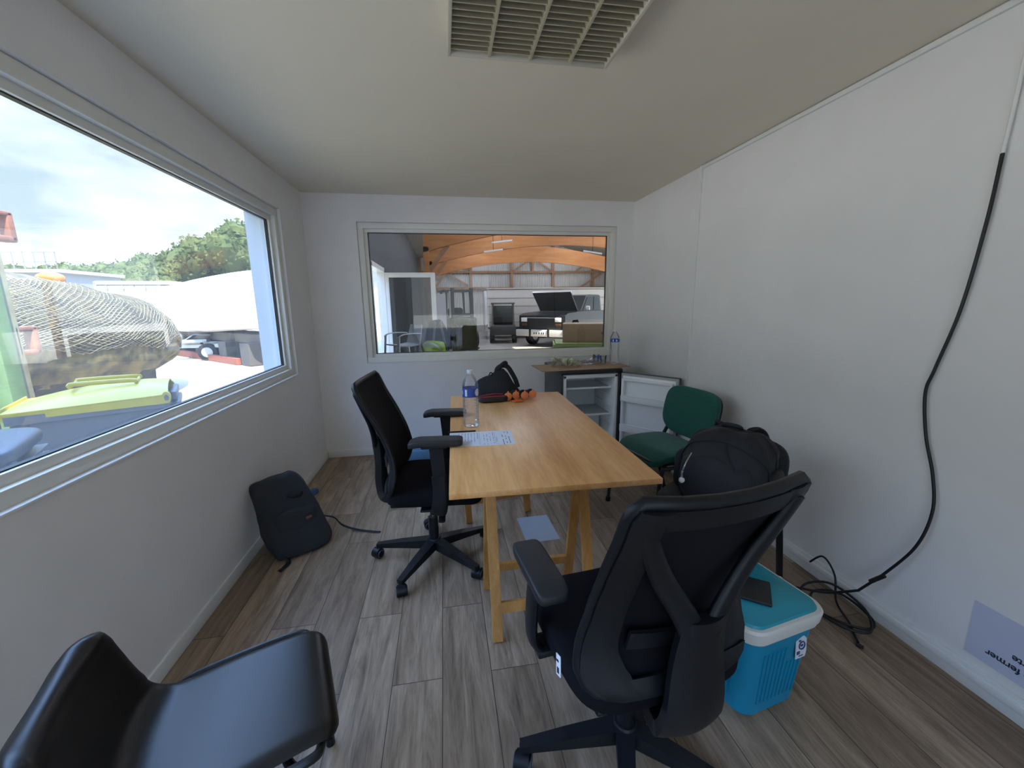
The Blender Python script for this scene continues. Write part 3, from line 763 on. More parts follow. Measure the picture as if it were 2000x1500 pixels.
def table_bag():
    t = thing('black_bag', 'soft black bag with a carry loop at the far end of the table', 'bag', (1.475, 2.745, TH), R_(-4))
    HT = [(-.17, .13), (-.10, .145), (-.04, .16), (.0, .195), (.045, .20), (.08, .165), (.12, .10), (.17, .05)]
    def sh(p):
        k = max(0, (p.z+.09)/.18)
        return (p.x*(1-.06*k), p.y*(1-.5*k)+.02*k, -.088+k*interp(HT, max(-.17, p.x)))
    b = MB().blob((0, 0, .088), (.165, .085, .09), .5, .5, 56, fn=sh, ns=.009, nf=13, seed=9)
    for v in b.bm.verts: v.co.z = max(.001, v.co.z)
    b.build('body', NYL, t, 80)
    MB().tube(curve([(-.01, 0, .165), (.0, .0, .205), (.035, 0, .225), (.07, 0, .215), (.10, 0, .17), (.125, 0, .12), (.14, 0, .07)], 6), (.016, .006), 8, up=(0, 1, 0)).build('carry_loop', NYL2, t)
    MB().tube(curve([(.01, -.01, .20), (.03, -.02, .235), (.055, -.02, .248), (.06, -.01, .22)], 5), (.013, .005), 8, up=(0, 1, 0)).build('strap_end', NYL2, t)
    MB().tube(curve([(-.06, -.03, .165), (-.05, -.035, .185), (-.035, -.035, .175), (-.04, -.03, .16)], 4), .004, 6).build('buckle', BLK_PL, t)
    return t
table_bag()
RED = mat('red_zip', '8e2a33', .6)
t = thing('zip_case', 'slim black case with a red zip in front of the black bag', 'case', (1.425, 2.63, TH), R_(8))
b = MB().blob((0, 0, .022), (.10, .04, .022), .5, .5, 40, ns=.003, nf=20); b.build('case_body', mat('case_grey', '25272b', .6), t, 70)
MB().tube(curve([(-.098, -.012, .034), (-.06, -.03, .04), (.0, -.033, .043), (.06, -.03, .04), (.098, -.01, .036), (.10, .02, .034)], 6), .0045, 6).tube(curve([(-.098, .01, .038), (0, .0, .052), (.09, .0, .045)], 5), .005, 6).build('zip', RED, t)
OR = mat('orange_cap', 'e98a55', .5); ORB = mat('orange_clip', 'd9662a', .45)
def binoculars(label, loc, rz):
    t = thing('binoculars', label, 'binoculars', loc, rz, 'binoculars on the table')
    RB = mat('black_rubber', '1c1e1d', .6)
    for sx in (-1, 1):
        MB().lathe([(0, -.035), (.018, -.035), (.02, -.03), (.021, .02), (.029, .035), (.0295, .05), (.027, .052), (0, .052)], 24, Matrix.Translation((sx*.031, 0, .031)) @ Matrix.Rotation(PI/2-.15, 4, 'X'), cap=(False, False)).build('barrel', RB, t)
        c = MB().lathe([(0, 0), (.026, 0), (.0275, .003), (.0275, .006), (.024, .008), (0, .009)], 24, Matrix.Translation((sx*.031+.004, -.062, .031)) @ Matrix.Rotation(PI/2, 4, 'X') @ Matrix.Rotation(-.25, 4, 'Y'), cap=(False, False))
        c.box((sx*.031+.004, -.065, .060), (.010, .005, .014), bev=.002)
        c.build('lens_cap', OR, t)
    MB().cyl((0, -.025, .036), (0, .02, .036), .009).box((0, .0, .031), (.04, .035, .012), bev=.004).build('bridge', RB, t)
    return t
binoculars('black binoculars with orange lens caps, beside the red-zipped case', (1.532, 2.70, TH), R_(20))
binoculars('black binoculars with orange lens caps, at the outer end by the right table edge', (1.648, 2.71, TH), R_(20))
b = MB().box((0, 0, .008), (.062, .014, .012), bev=.004).box((.0, .014, .012), (.05, .01, .014), rot=(0, 0, .2), bev=.003)
b.tube(curve([(-.028, 0, .01), (-.042, .005, .01), (-.04, .02, .01), (-.02, .016, .012)], 5), .0035, 8)
tag(b.build('plastic_clip', ORB, None, loc=(1.592, 2.575, TH), rot=(0, 0, .2)), 'small orange plastic clip in front of the binoculars', 'clip')

# sheet on the floor, paper and lead near the green chair
tag(MB().box((0, 0, .0006), (.205, .292, .0008)).build('blank_sheet', mat('paper_blue', 'c3cddb', .7), None, loc=(1.648, 2.273, 0), rot=(0, 0, R_(2))), 'blank white sheet lying on the floor under the table', 'paper')
tag(MB().box((0, 0, .05), (.02, .16, .10), rot=(0, 0, 0), bev=.003).build('white_box', TRIM, None, loc=(2.915, 2.72, 0)), 'small white box on the floor against the right wall', 'box')
pts = [(2.80+.05*math.cos(a*1.0)+.02*math.sin(a*2.3), 2.48+.045*math.sin(a)+.015*math.cos(a*1.7), .006+.0025*(i % 5)) for i, a in enumerate([k*.55 for k in range(42)])]
tag(MB().tube(curve(pts, 3), .0028, 6).build('white_lead', mat('lead_white', 'c8c8c4', .5), None), 'loose white lead coiled on the floor behind the green chair', 'cable')
tag(MB().box((0, 0, .05), (.26, .16, .10), bev=.012, taper=(.9, .85)).build('blue_tub', mat('blue_tub', '5d88ad', .45), None, loc=(.86, 3.64, 0), rot=(0, 0, .05)), 'low blue tub on the floor by the back wall', 'tub')

# ------------------------------------------------------------------ roll-top bag by the left wall
CANV = mat('charcoal_canvas', '2a2c30', .85, bump=.3, bs=260, var=.12, vs=10)
LEATH = mat('tan_leather', '7a4a35', .6)
def floor_bag():
    t = thing('rolltop_bag', 'charcoal roll-top bag slumped against the left wall', 'bag', (.205, 2.37, 0), R_(36))
    lean = .42
    def sh(p):
        z = p.z+.21; k = max(0, z/.42)
        w = 1-.26*k*k; dd = 1-.66*k**1.3
        x = p.x*w; y = p.y*dd+lean*z*.62+.03*math.sin(k*3)
        return (x-.07*k*k, y-.055, p.z+.012*math.sin(p.x*11)*k)
    b = MB().blob((0, 0, .213), (.165, .125, .213), .3, .36, 60, fn=sh, ns=.014, nf=11, seed=4)
    for v in b.bm.verts: v.co.z = max(.002, v.co.z)
    b.build('body', CANV, t, 80)
    MB().blob((-.005, -.09, .14), (.115, .035, .095), .5, .5, 32, M=Matrix.Rotation(-.2, 4, 'X'), ns=.005, nf=12).build('front_pocket', CANV, t, 80)
    MB().box((.045, -.118, .20), (.035, .004, .014), rot=(-.35, 0, .2), bev=.001).build('small_patch', LEATH, t)
    MB().box((.125, -.095, .12), (.045, .004, .018), rot=(-.3, 0, .5), bev=.001).build('brand_patch', LEATH, t)
    MB().tube(curve([(.15, -.02, .13), (.21, -.04, .10), (.25, -.06, .04), (.31, -.12, .008), (.37, -.21, .005), (.40, -.25, .006)], 6), (.011, .0025), 8, up=(0, 0, 1)).build('strap', NYL2, t)
    MB().tube(curve([(-.12, -.13, .05), (-.10, -.17, .01), (-.13, -.20, .006), (-.16, -.215, .006)], 6), (.012, .003), 8, up=(0, 0, 1)).build('strap', NYL2, t)
    MB().tube(curve([(-.03, -.03, .33), (-.01, -.055, .325), (.03, -.055, .32), (.05, -.03, .325)], 5), (.01, .003), 8, up=(0, -1, 0)).build('grab_handle', NYL2, t)
    MB().blob((.12, -.005, .29), (.03, .012, .02), .7, .7, 16).build('blue_cord', mat('blue_cord', '2c4a63', .7), t)
    return t
floor_bag()

# ------------------------------------------------------------------ cable on the right wall
CAB = mat('black_cable', '111214', .45)
wall_run = [(2.936, 1.142, 1.845), (2.935, 1.147, 1.641), (2.935, 1.171, 1.354), (2.936, 1.215, 1.13), (2.936, 1.232, 1.03), (2.936, 1.205, .87), (2.935, 1.158, .724), (2.93, 1.134, .585), (2.92, 1.16, .42), (2.90, 1.245, .235), (2.895, 1.262, .205)]
loopc = [(2.87, 1.30, .13), (2.82, 1.40, .05), (2.74, 1.50, .012), (2.70, 1.42, .012), (2.76, 1.28, .012), (2.84, 1.21, .018), (2.895, 1.25, .03), (2.88, 1.38, .05), (2.80, 1.44, .03), (2.72, 1.36, .02), (2.74, 1.24, .02), (2.82, 1.19, .025), (2.88, 1.27, .06), (2.85, 1.40, .09), (2.79, 1.47, .05), (2.72, 1.44, .02), (2.66, 1.36, .012), (2.60, 1.43, .012)]
t = thing('black_cable', 'long black cable hanging down the right wall to a loose coil on the floor', 'cable', (0, 0, 0))
MB().tube(curve(wall_run, 8)+curve(loopc, 7), .0055, 8).build('cable_run', CAB, t, 80)
MB().tube(curve([(2.88, 1.55, .10), (2.895, 1.50, .16), (2.88, 1.42, .12), (2.84, 1.36, .03), (2.80, 1.26, .012), (2.765, 1.21, .010), (2.735, 1.165, .012)], 7), .0045, 8).build('cable_tail', CAB, t, 80)
MB().box((2.727, 1.152, .010), (.014, .026, .010), rot=(0, 0, .6), bev=.002).build('plug', CAB, t)
MB().tube([(2.905, 1.235, .245), (2.888, 1.272, .192)], .009, 8).build('joint', CAB, t)
MB().tube(curve([(2.94, 1.130, 2.29), (2.94, 1.136, 2.14), (2.938, 1.138, 1.98), (2.936, 1.142, 1.846)], 6), .006, 8).build('white_section', TRIM, t, 80)

# ------------------------------------------------------------------ notice on the right wall (hung upside down)
def text_mesh(body, size, m, parent, M, name='lettering', bold=0):
    cu = bpy.data.curves.new(name, 'FONT'); cu.body = body; cu.size = size; cu.extrude = .0003; cu.offset = bold; cu.align_x = 'CENTER'
    tmp = bpy.data.objects.new('tmp', cu); COL.objects.link(tmp); bpy.context.view_layer.update()
    me = bpy.data.meshes.new_from_object(tmp.evaluated_get(bpy.context.evaluated_depsgraph_get()))
    bpy.data.objects.remove(tmp); bpy.data.curves.remove(cu)
    me.transform(M); me.materials.clear(); me.materials.append(m)
    o = bpy.data.objects.new(name, me); COL.objects.link(o); o.parent = parent
    return o
t = thing('paper_notice', 'pale lilac notice taped upside down low on the right wall', 'notice', (W-.0015, .825, .228))
MB().box((0, 0, 0), (.001, .297, .205)).build('sheet', mat('notice_paper', 'c6cadd', .65), t)
NI = mat('notice_ink', '262a3c', .7)
# text plane on the wall: reading direction along +y when upside down
Mt = Matrix(((0, 0, -1, -.0012), (1, 0, 0, 0), (0, -1, 0, 0), (0, 0, 0, 1)))
text_mesh('Merci de fermer', .032, NI, t, Mt @ Matrix.Translation((-.012, .048, 0)), bold=.0007)
text_mesh('la porte', .032, NI, t, Mt @ Matrix.Translation((-.02, .012, 0)), bold=.0007)
b = MB(); b.tube([Mt @ Vector((-.03+.035*math.cos(a), -.035+.028*math.sin(a), 0)) for a in [2*PI*i/28 for i in range(28)]], .0015, 6, closed=True)
b.tube([Mt @ Vector(p) for p in ((-.02, -.02, 0), (-.02, .002, 0))], .0015, 6)
b.build('drawing', mat('notice_brown', '6b4a4a', .7), t)

# ================================================================== HANGAR beyond the back window
HX0, HX1, HY1 = -.233, 10.8, 24.2
DARK_W = mat('hangar_grey_wall', '55565a', .8, var=.06, vs=3)
CONC = mat('hangar_concrete', '8d867d', .7, var=.1, vs=.8)
def clad(name, col):
    m = bpy.data.materials.new(name); t = NT(m); b = t.n('BsdfPrincipled'); b.inputs['Roughness'].default_value = .55
    b.inputs['Base Color'].default_value = lin(col); t.out(b); return m
CLAD = clad('cladding', 'c6c3bc')
TIMB = wood_mat('timber', '8a6446', '9c7352', 'ab8260', (3, 3, 3), .7)
GLUE = wood_mat('glulam', 'a96c38', 'bd7c44', 'ca8c52', (.8, 6, 6), .55)
ROOFM = mat('roof_sheet', '9a948a', .7)
struct(MB().box(((HX0+HX1)/2, (D+.09+HY1)/2, HZ-.05), (HX1-HX0, HY1-D-.09, .1)), 'floor_hangar', CONC)
# facade / left wall with the white door opening (y 7.75..9.35)
EH = 3.95
b = MB()
b.box((HX0+.06, (Y0-.5+LW[0])/2, (EH+H)/2), (.12, LW[0]-Y0+.5, EH-H))
b.box((HX0+.06, (LW[0]+D)/2, (EH+H)/2+.0), (.12, D-LW[0], EH-H))
b.box((HX0+.06, (D+.09+7.7)/2, (EH+HZ)/2), (.12, 7.7-D-.09, EH-HZ)); b.box((HX0+.06, 8.55, (EH+2.15)/2), (.12, 1.7, EH-2.15)); b.box((HX0+.06, (9.4+HY1)/2, (EH+HZ)/2), (.12, HY1-9.4, EH-HZ))
struct(b, 'wall_left_hangar', DARK_W)
# far wall: ribbed cladding
b = MB(); n = 110
ribs = []
for i in range(n):
    x0 = HX0+(HX1-HX0)*i/n; dx = (HX1-HX0)/n
    ribs += [(x0, 0), (x0+dx*.5, 0), (x0+dx*.6, .04), (x0+dx*.9, .04)]
ribs += [(HX1, 0)]
poly = ribs+[(HX1, .12), (HX0, .12)]
b.prism(poly, 5.8, Matrix.Translation((0, HY1-.12, HZ))); struct(b, 'wall_back_hangar', CLAD)
# right wall with wide opening y 9..20
b = MB(); b.box((HX1+.06, (Y0+8.5)/2, (EH+HZ)/2), (.12, 8.5-Y0, EH-HZ)); b.box((HX1+.06, (20.5+HY1)/2, (EH+HZ)/2), (.12, HY1-20.5, EH-HZ)); b.box((HX1+.06, 14.5, 3.8), (.12, 12, .3))
struct(b, 'wall_right_hangar', CLAD)
struct(MB().box(((HX1+W+.1)/2, Y0-.05, (EH+HZ)/2), (HX1-W-.1, .1, EH-HZ)).box((W/2, Y0-.05, (EH+H)/2+.06), (W+.2, .1, EH-H-.12)), 'wall_front_hangar', CLAD)
# roof: two slopes, with rooflight openings
RX = (HX0+HX1)/2; RZ = 5.35
def slope(x0, z0, x1, z1, y0, y1):
    return [Vector((x0, y0, z0)), Vector((x1, y0, z1)), Vector((x1, y1, z1)), Vector((x0, y1, z0))]
b = MB()
def slab(b, q, th=.06):
    a = [b.bm.verts.new(p) for p in q]; c = [b.bm.verts.new(p+Vector((0, 0, th))) for p in q]
    for j in range(4): b.bm.faces.new((a[j], a[(j+1) % 4], c[(j+1) % 4], c[j]))
    b.bm.faces.new(list(reversed(a))); b.bm.faces.new(c)
zl = lambda x: EH+.0+(RZ-EH)*(1-abs(x-RX)/(RX-HX0))
for x0, x1, y0, y1 in ((HX0-.3, 1.9, Y0-.6, HY1+.3), (3.6, RX, Y0-.6, HY1+.3), (1.9, 3.6, Y0-.6, 5), (1.9, 3.6, 23, HY1+.3)):
    slab(b, slope(x0, zl(x0), x1, zl(x1), y0, y1))
for x0, x1, y0, y1 in ((RX, 6.6, Y0-.6, 9.9), (RX, 6.6, 11.7, HY1+.3), (8.2, HX1+.3, Y0-.6, HY1+.3), (6.6, 8.2, Y0-.6, 5), (6.6, 8.2, 23, HY1+.3)):
    slab(b, slope(x0, zl(x0), x1, zl(x1), y0, y1))
struct(b, 'roof', ROOFM)
b = MB(); slab(b, slope(RX, RZ+.07, 6.6, zl(6.6)+.07, 9.9, 11.7), .01); struct(b, 'window_3', glass_mat('rooflight', 'ffffff', 1.3, refl=.5))
GRP = bpy.data.materials.new('added_translucent_sheet'); _t = NT(GRP); _b = _t.n('BsdfTranslucent'); _b.inputs[0].default_value = (.55, .51, .46, 1); _t.out(_b)
for i, (x0, x1, y0, y1) in enumerate(((1.9, 3.6, 5, 23), (6.6, 8.2, 5, 23))):  # unseen translucent roof sheets, added to brighten the hangar
    b = MB(); b.sheet(lambda u, v: (lerp(x0, x1, u), lerp(y0, y1, v), lerp(zl(x0), zl(x1), u)+.07), 1, 4); struct(b, 'window_%d' % (i+4), GRP)

struct(MB().box((2.2, Y0-.85, 2.94), (4.8, 1.5, .08)), 'added_sun_block', ROOFM)  # unseen slab added to keep direct sun out of the front doorway
struct(MB().box((2, Y0-10.2, GZ+.005), (24, 20, .03)), 'added_dark_ground', mat('bounce_cut_dark', '45464a', .9, var=.1, vs=2))  # unseen dark ground added to cut light bouncing in through the front door
# glulam arches
def arch(y, apex, spring, depth, w=.16, label=''):
    b = MB(); N = 28
    half = RX-.72
    lo = [(RX+half*(2*i/N-1), spring+(apex-spring)*(1-(2*i/N-1)**2)) for i in range(N+1)]
    hi = [(RX+half*(2*i/N-1), min(zl(RX+half*(2*i/N-1))-.03, spring+depth+(apex-spring)*(1-abs(2*i/N-1)**1.6))) for i in range(N+1)]
    poly = lo+hi[::-1]
    b.prism(poly, w, Matrix.Translation((0, y+w/2, 0)) @ Matrix.Rotation(PI/2, 4, 'X'))
    return b
for k, y in enumerate((10.4, 13.9, 19.4)):
    o = struct(arch(y, 3.30, 2.62, .72), 'beam', GLUE)
    for sd in (-1, 1):
        x = .78 if sd < 0 else 2*RX-.78
        struct(MB().box((x, y, (HZ+2.75)/2), (.13, .16, 2.75-HZ)), 'timber_column', GLUE)
        p0 = (.85, y, 2.2) if sd < 0 else (2*RX-.85, y, 2.2)
        p1 = (1.3, y, 2.8) if sd < 0 else (2*RX-1.3, y, 2.8)
        struct(MB().bar(p0, p1, .10, .12, up=(0, 1, 0)), 'timber_brace', TIMB)
# rafters struts at the right (fan of small members over the arch)
for x in (6.3, 7.2):
    struct(MB().bar((x, 13.9, 3.85), (x-.45, 13.9, zl(x-.45)-.05), .07, .07, up=(0, 1, 0)).bar((x, 13.9, 3.85), (x+.45, 13.9, zl(x+.45)-.05), .07, .07, up=(0, 1, 0)), 'timber_brace', TIMB)
# far wall frame: posts, rails, braces
FY = HY1-.22
for x in (-.05, 2.75, 5.1, 7.55, 10.0):
    struct(MB().box((x, FY, 2.4), (.14, .12, 5.1)), 'timber_post', TIMB)
for z in (2.3, 3.2, 4.02):
    struct(MB().box((RX, FY-.02, z), (HX1-HX0-.1, .08, .11)), 'timber_rail', TIMB)
for (a, c) in (((.2, 2.45), (1.4, 3.1)), ((2.6, 2.45), (1.4, 3.1)), ((.3, 3.3), (1.3, 4.0)), ((2.65, 3.3), (1.7, 4.0)), ((5.2, 3.25), (6.3, 3.95)), ((7.45, 3.25), (6.4, 3.95)), ((5.2, 4.1), (5.9, 4.7)), ((7.4, 4.1), (6.8, 4.7)), ((8.9, 3.2), (10.4, 4.3)), ((9.2, 2.3), (10.5, 3.1))):
    struct(MB().bar((a[0], FY-.07, a[1]), (c[0], FY-.07, c[1]), .09, .06, up=(0, 1, 0)), 'timber_brace', TIMB)
struct(MB().box((6.33, FY-.02, 3.6), (.12, .1, .9)), 'timber_post', TIMB)
struct(MB().box((6.33, FY-.12, 4.45), (2.3, .1, .12)), 'timber_rail', TIMB)
# panel door on the far wall
b = MB().box((6.33, FY-.14, 1.1), (2.3, .06, 2.5))
for z in (.2, .7, 1.2, 1.7, 2.2): b.box((6.33, FY-.175, z), (2.26, .012, .02))
struct(b, 'door_3', mat('panel_door', 'b6aea0', .6))
# white glazed door on the left wall, leaf swung into the hangar
b = MB()
X = HX0+.07
for y in (7.74, 9.36): b.box((X, y, 1.0), (.16, .08, 2.3))
b.box((X, 8.55, 2.13), (.16, 1.7, .09))
struct(b, 'trim_5', PVC)
t = thing('glazed_door', 'white framed glazed door standing open in the hangar behind the backpacks', 'door', (-.10, 9.36, 0))
b = MB()
for x in (.05, 1.03): b.box((x, 0, 1.0), (.10, .06, 2.16), bev=.005)
b.box((.54, 0, 2.03), (.88, .06, .10), bev=.005); b.box((.54, 0, .02), (.88, .06, .2), bev=.005)
b.build('door_frame', PVC, t)
MB().box((.54, 0, 1.05), (.88, .01, 1.9)).build('pane', glass_mat('door_glass', 'b4bcbe', 1.5, haze=.10), t)
MB().tube([(.98, -.06, 1.0), (.86, -.06, 1.0)], .01, 8).cyl((.98, -.02, 1.0), (.98, -.07, 1.0), .012, .012, 10).build('door_handle', STEEL, t)

# fluorescent tubes hung below the arches
TUBE = mat('tube_white', 'e8e6de', .4)
for (p, q, lb) in (((2.32, 10, 2.81), (2.81, 10, 2.87), 'upper hanging strip light in the hangar, above the other left one'), ((2.13, 10, 2.60), (2.58, 10, 2.66), 'lower left hanging strip light in the hangar'), ((4.58, 10, 2.64), (5.05, 10, 2.58), 'hanging strip light at the right edge of the hangar view')):
    c = (Vector(p)+Vector(q))/2
    t = thing('strip_light', lb, 'strip light', c, 0, 'strip lights in the hangar')
    MB().bar(Vector(p)-c, Vector(q)-c, .05, .035).build('tube_body', TUBE, t)
    MB().cyl((0, 0, .02), (0, 0, zl(c.x)-c.z-.04), .006, .006, 6).build('suspension', BLK_STEEL, t)

# pickup truck, bonnet up
def wheel(b_t, c, ax, r, w, parent, rimm, tyre):
    o = MB().tube([Vector(c)-Vector(ax)*w/2, Vector(c)-Vector(ax)*w*.42, Vector(c)+Vector(ax)*w*.42, Vector(c)+Vector(ax)*w/2], 1, 24, rs=[r*.9, r, r, r*.9]).build('wheel', tyre, parent)
    MB().cyl(Vector(c)-Vector(ax)*(w/2+.01), Vector(c)+Vector(ax)*(w/2+.01), r*.58, r*.58, 20).build('hub_cap', rimm, o)
TYRE = mat('tyre', '16171a', .85); RIM = mat('rim', '9a9da0', .35, metal=.8)
CARD_ = mat('car_paint', '1e2125', .4, metal=.1, coat=.15)
CHROME = mat('car_chrome', 'd8d5ce', .3, metal=.25)
GLS = mat('car_glass', '1a2024', .08)
LAMP = mat('lamp_lens', 'e8e8e0', .15)
def truck():
    t = thing('pickup_truck', 'dark pickup truck with its bonnet raised, parked in the hangar', 'car', (4.55, 14.4, HZ), R_(226))
    # +x is forward, origin at the middle of the front bumper
    def side(pts, y0, y1, m, name, parent=t):
        return MB().prism(pts, y1-y0, Matrix.Translation((0, y1, 0)) @ Matrix.Rotation(PI/2, 4, 'X')).build(name, m, parent)
    body = [(-.12, .52), (-.05, .6), (-.05, 1.12), (-.3, 1.2), (-1.55, 1.25), (-5.1, 1.22), (-5.15, .55), (-4.6, .5), (-4.55, .72), (-4.3, .95), (-3.85, .95), (-3.6, .72), (-3.55, .48), (-1.35, .48), (-1.3, .72), (-1.05, .95), (-.65, .95), (-.4, .72), (-.35, .5)]
    side(body, -.95, .95, CARD_, 'body')
    cab = [(-1.5, 1.22), (-2.0, 1.82), (-2.25, 1.87), (-3.2, 1.87), (-3.35, 1.82), (-3.5, 1.22)]
    side(cab, -.82, .82, CARD_, 'cab')
    side([(-1.72, 1.28), (-2.1, 1.76), (-2.62, 1.8), (-2.62, 1.28)], -.835, .835, GLS, 'side_window')
    side([(-2.72, 1.28), (-2.72, 1.8), (-3.2, 1.8), (-3.33, 1.28)], -.835, .835, GLS, 'side_window')
    MB().bar((-1.58, 0, 1.29), (-2.03, 0, 1.83), 1.5, .02, up=(1, 0, .8)).build('windscreen', GLS, t)
    MB().bar((-1.35, 0, 1.27), (-.75, 0, 1.95), 1.6, .05, up=(1, 0, .8)).build('bonnet', CARD_, t)
    MB().bar((-.8, 0, 1.92), (-.76, 0, 1.965), 1.62, .07, up=(1, 0, .8)).build('bonnet_edge', CHROME, t)
    MB().box((-.04, 0, .86), (.06, 1.62, .46), bev=.01).build('grille', mat('grille_black', '141517', .5), t)
    for z in (1.04,): MB().box((-.01, 0, z), (.03, 1.5, .02)).build('grille_bar', CHROME, t)
    for sy in (-1, 1):
        MB().box((0, sy*.70, .97), (.05, .24, .15), bev=.015).build('headlight', LAMP, t)
        MB().box((0, sy*.70, .80), (.05, .22, .08), bev=.01).build('indicator', mat('amber', '5a3a28', .3), t)
        MB().box((-1.75, sy*1.02, 1.36), (.1, .16, .16), bev=.03).build('mirror', CHROME, t)
        MB().box((.12, sy*.38, .52), (.05, .07, .30), bev=.01).build('bumper_guard', GASKET, t)
    b = MB().box((.05, 0, .50), (.14, 2.0, .24), bev=.03); b.build('bumper', CHROME, t)
    p = MB().box((.135, 0, .50), (.012, .52, .13), bev=.002).build('number_plate', WHITE_TAG, t)
    b = MB()
    for i, y in enumerate((-.19, -.10, .02, .12, .2)): b.box((.143, y, .50), (.004, .045, .075))
    b.build('plate_marks', mat('plate_ink', '30343c', .6), p)
    for x in (-.85, -4.08):
        for sy in (-1, 1): wheel(None, (x, sy*.86, .38), (0, 1, 0), .38, .24, t, RIM, TYRE)
    return t
truck()

def box_trailer():
    t = thing('box_trailer', 'long white box trailer parked behind the pickup truck', 'trailer', (6.2, 19.2, HZ), 0)
    Wm = mat('trailer_white', 'cfcac0', .55, var=.03)
    MB().box((0, 0, 1.35), (6.3, 2.1, 1.62), bev=.02).build('body', Wm, t)
    b = MB()
    for z in (.75, 1.1, 1.45, 1.8): b.box((0, -1.055, z), (6.26, .012, .02))
    b.build('panel_lines', mat('panel_grey', '8d8a84', .6), t)
    MB().box((0, 0, 2.2), (6.36, 2.16, .06), bev=.01).build('roof_edge', mat('trailer_trim', 'bdbab2', .5), t)
    MB().box((-3.2, -.7, 1.25), (.12, .5, 1.75), bev=.01).build('sunlit_end', WHITE_TAG, t)  # brighter white stands in for sunlight on the trailer's end
    MB().box((0, 0, .46), (6.0, 1.6, .14)).build('chassis', BLK_STEEL, t)
    for x in (-.6, .6):
        for sy in (-1, 1): wheel(None, (x, sy*.85, .33), (0, 1, 0), .33, .22, t, RIM, TYRE)
    MB().box((-3.17, -.9, .62), (.05, .16, .1)).build('tail_light', mat('tail_red', 'b23a20', .3), t)
    MB().cyl((-2.9, -.8, .0), (-2.9, -.8, .45), .04).build('prop_leg', STEEL, t)
    MB().cyl((2.9, -.8, .0), (2.9, -.8, .45), .04).build('prop_leg', STEEL, t)
box_trailer()
def utility_cart():
    t = thing('utility_vehicle', 'small grey utility vehicle with open cab in front of the white box trailer', 'vehicle', (3.55, 16.9, HZ), R_(-8))
    G = mat('cart_grey', '6d6a63', .5)
    b = MB()
    for x in (-.43, .43):
        for y in (-.5, .5): b.bar((x, y, .55), (x*.95, y, 1.55), .06, .06, up=(0, 1, 0))
    b.box((0, 0, 1.57), (.95, 1.15, .07), bev=.02)
    b.build('cab_frame', G, t)
    MB().box((0, -.05, .52), (1.0, 1.5, .38), bev=.05).build('body', mat('cart_dark', '3a3936', .5), t)
    MB().box((0, .1, .85), (.8, .4, .3), bev=.06).build('seat', BLK_FAB, t)
    MB().box((0, -.52, 1.15), (.78, .02, .66)).build('windscreen', glass_mat('cart_glass', '9aa0a0', 1.5, haze=.1), t)
    for x in (-.45, .45):
        for y in (-.5, .5): wheel(None, (x, y, .27), (1, 0, 0), .27, .18, t, RIM, TYRE)
utility_cart()
def forklift():
    t = thing('forklift', 'dark forklift standing by the far cladding, left of the white trailer', 'forklift', (1.65, 15.2, HZ), R_(10))
    Dk = mat('fork_dark', '2b2d33', .5)
    MB().box((0, .2, .75), (1.1, 1.7, .75), bev=.08).build('body', Dk, t)
    b = MB()
    for x in (-.46, .46):
        for y in (-.2, .95): b.bar((x, y, 1.1), (x*.92, y*.95, 2.0), .07, .07, up=(0, 1, 0))
    b.box((0, .4, 2.03), (1.05, 1.3, .06), bev=.02); b.build('overhead_guard', Dk, t)
    b = MB()
    for x in (-.33, .33): b.box((x, -.75, 1.1), (.1, .14, 2.0))
    for z in (.4, 1.2, 2.0): b.box((0, -.75, z), (.7, .1, .08))
    b.build('mast', BLK_STEEL, t)
    for x in (-.25, .25): MB().box((x, -1.25, .12), (.12, 1.0, .05)).build('fork', BLK_STEEL, t)
    MB().box((0, .45, 1.25), (.5, .5, .35), bev=.08).build('seat', BLK_FAB, t)
    MB().box((-.42, -.72, 1.55), (.05, .10, .9)).build('white_guard', mat('guard_white', 'b9b9bb', .5), t)
    for x in (-.48, .48):
        for y, r in ((-.45, .32), (.8, .26)): wheel(None, (x, y, r), (1, 0, 0), r, .2, t, RIM, TYRE)
forklift()
def drum_panel():
    t = thing('leaning_board', 'tall pale board leaning by the forklift', 'board', (.98, 14.2, HZ), .1)
    MB().box((0, 0, .95), (.5, .04, 1.9), rot=(-.06, 0, 0)).build('face_sheet', mat('board_white', 'a8a8ac', .6), t)
drum_panel()

# crates, cardboard box
KG = mat('crate_green', '83914f', .6, var=.08, vs=5)
t = thing('green_crate', 'slatted yellow-green crate under the cardboard box in the hangar', 'crate', (3.88, 7.55, HZ), R_(-14))
for z in (.1, .3, .5, .7):
    b = MB()
    for sy in (-1, 1): b.box((0, sy*.5, z+.0), (1.35, .03, .17))
    for sx in (-1, 1): b.box((sx*.675, 0, z), (.03, 1.0, .17))
    b.build('slat_course', KG, t)
b = MB()
for sx in (-1, 1):
    for sy in (-1, 1): b.box((sx*.65, sy*.475, .4), (.06, .06, .8))
b.box((0, 0, .80), (1.3, .95, .03)); b.build('crate_frame', KG, t)
t = thing('cardboard_box', 'plain brown cardboard box standing on the green crate', 'box', (3.88, 7.55, HZ+.82), R_(-18))
MB().box((0, 0, .17), (1.0, .62, .34), bev=.004).build('carton', CARD, t)
MB().box((0, 0, .3405), (.98, .05, .002)).build('tape', mat('tape', 'a5875f', .4), t)
MB().box((.28, -.311, .17), (.14, .002, .05)).build('printed_patch', mat('print_brown', '5d4d3e', .7), t)
tag(MB().box((0, 0, .38), (.55, .4, .76), bev=.02, taper=(.9, .9)).build('green_bin', mat('dark_green', '2f3b33', .6), None, loc=(1.78, 6.6, HZ), rot=(0, 0, .25)), 'dark green bin standing in front of the sunlit hangar floor', 'bin')

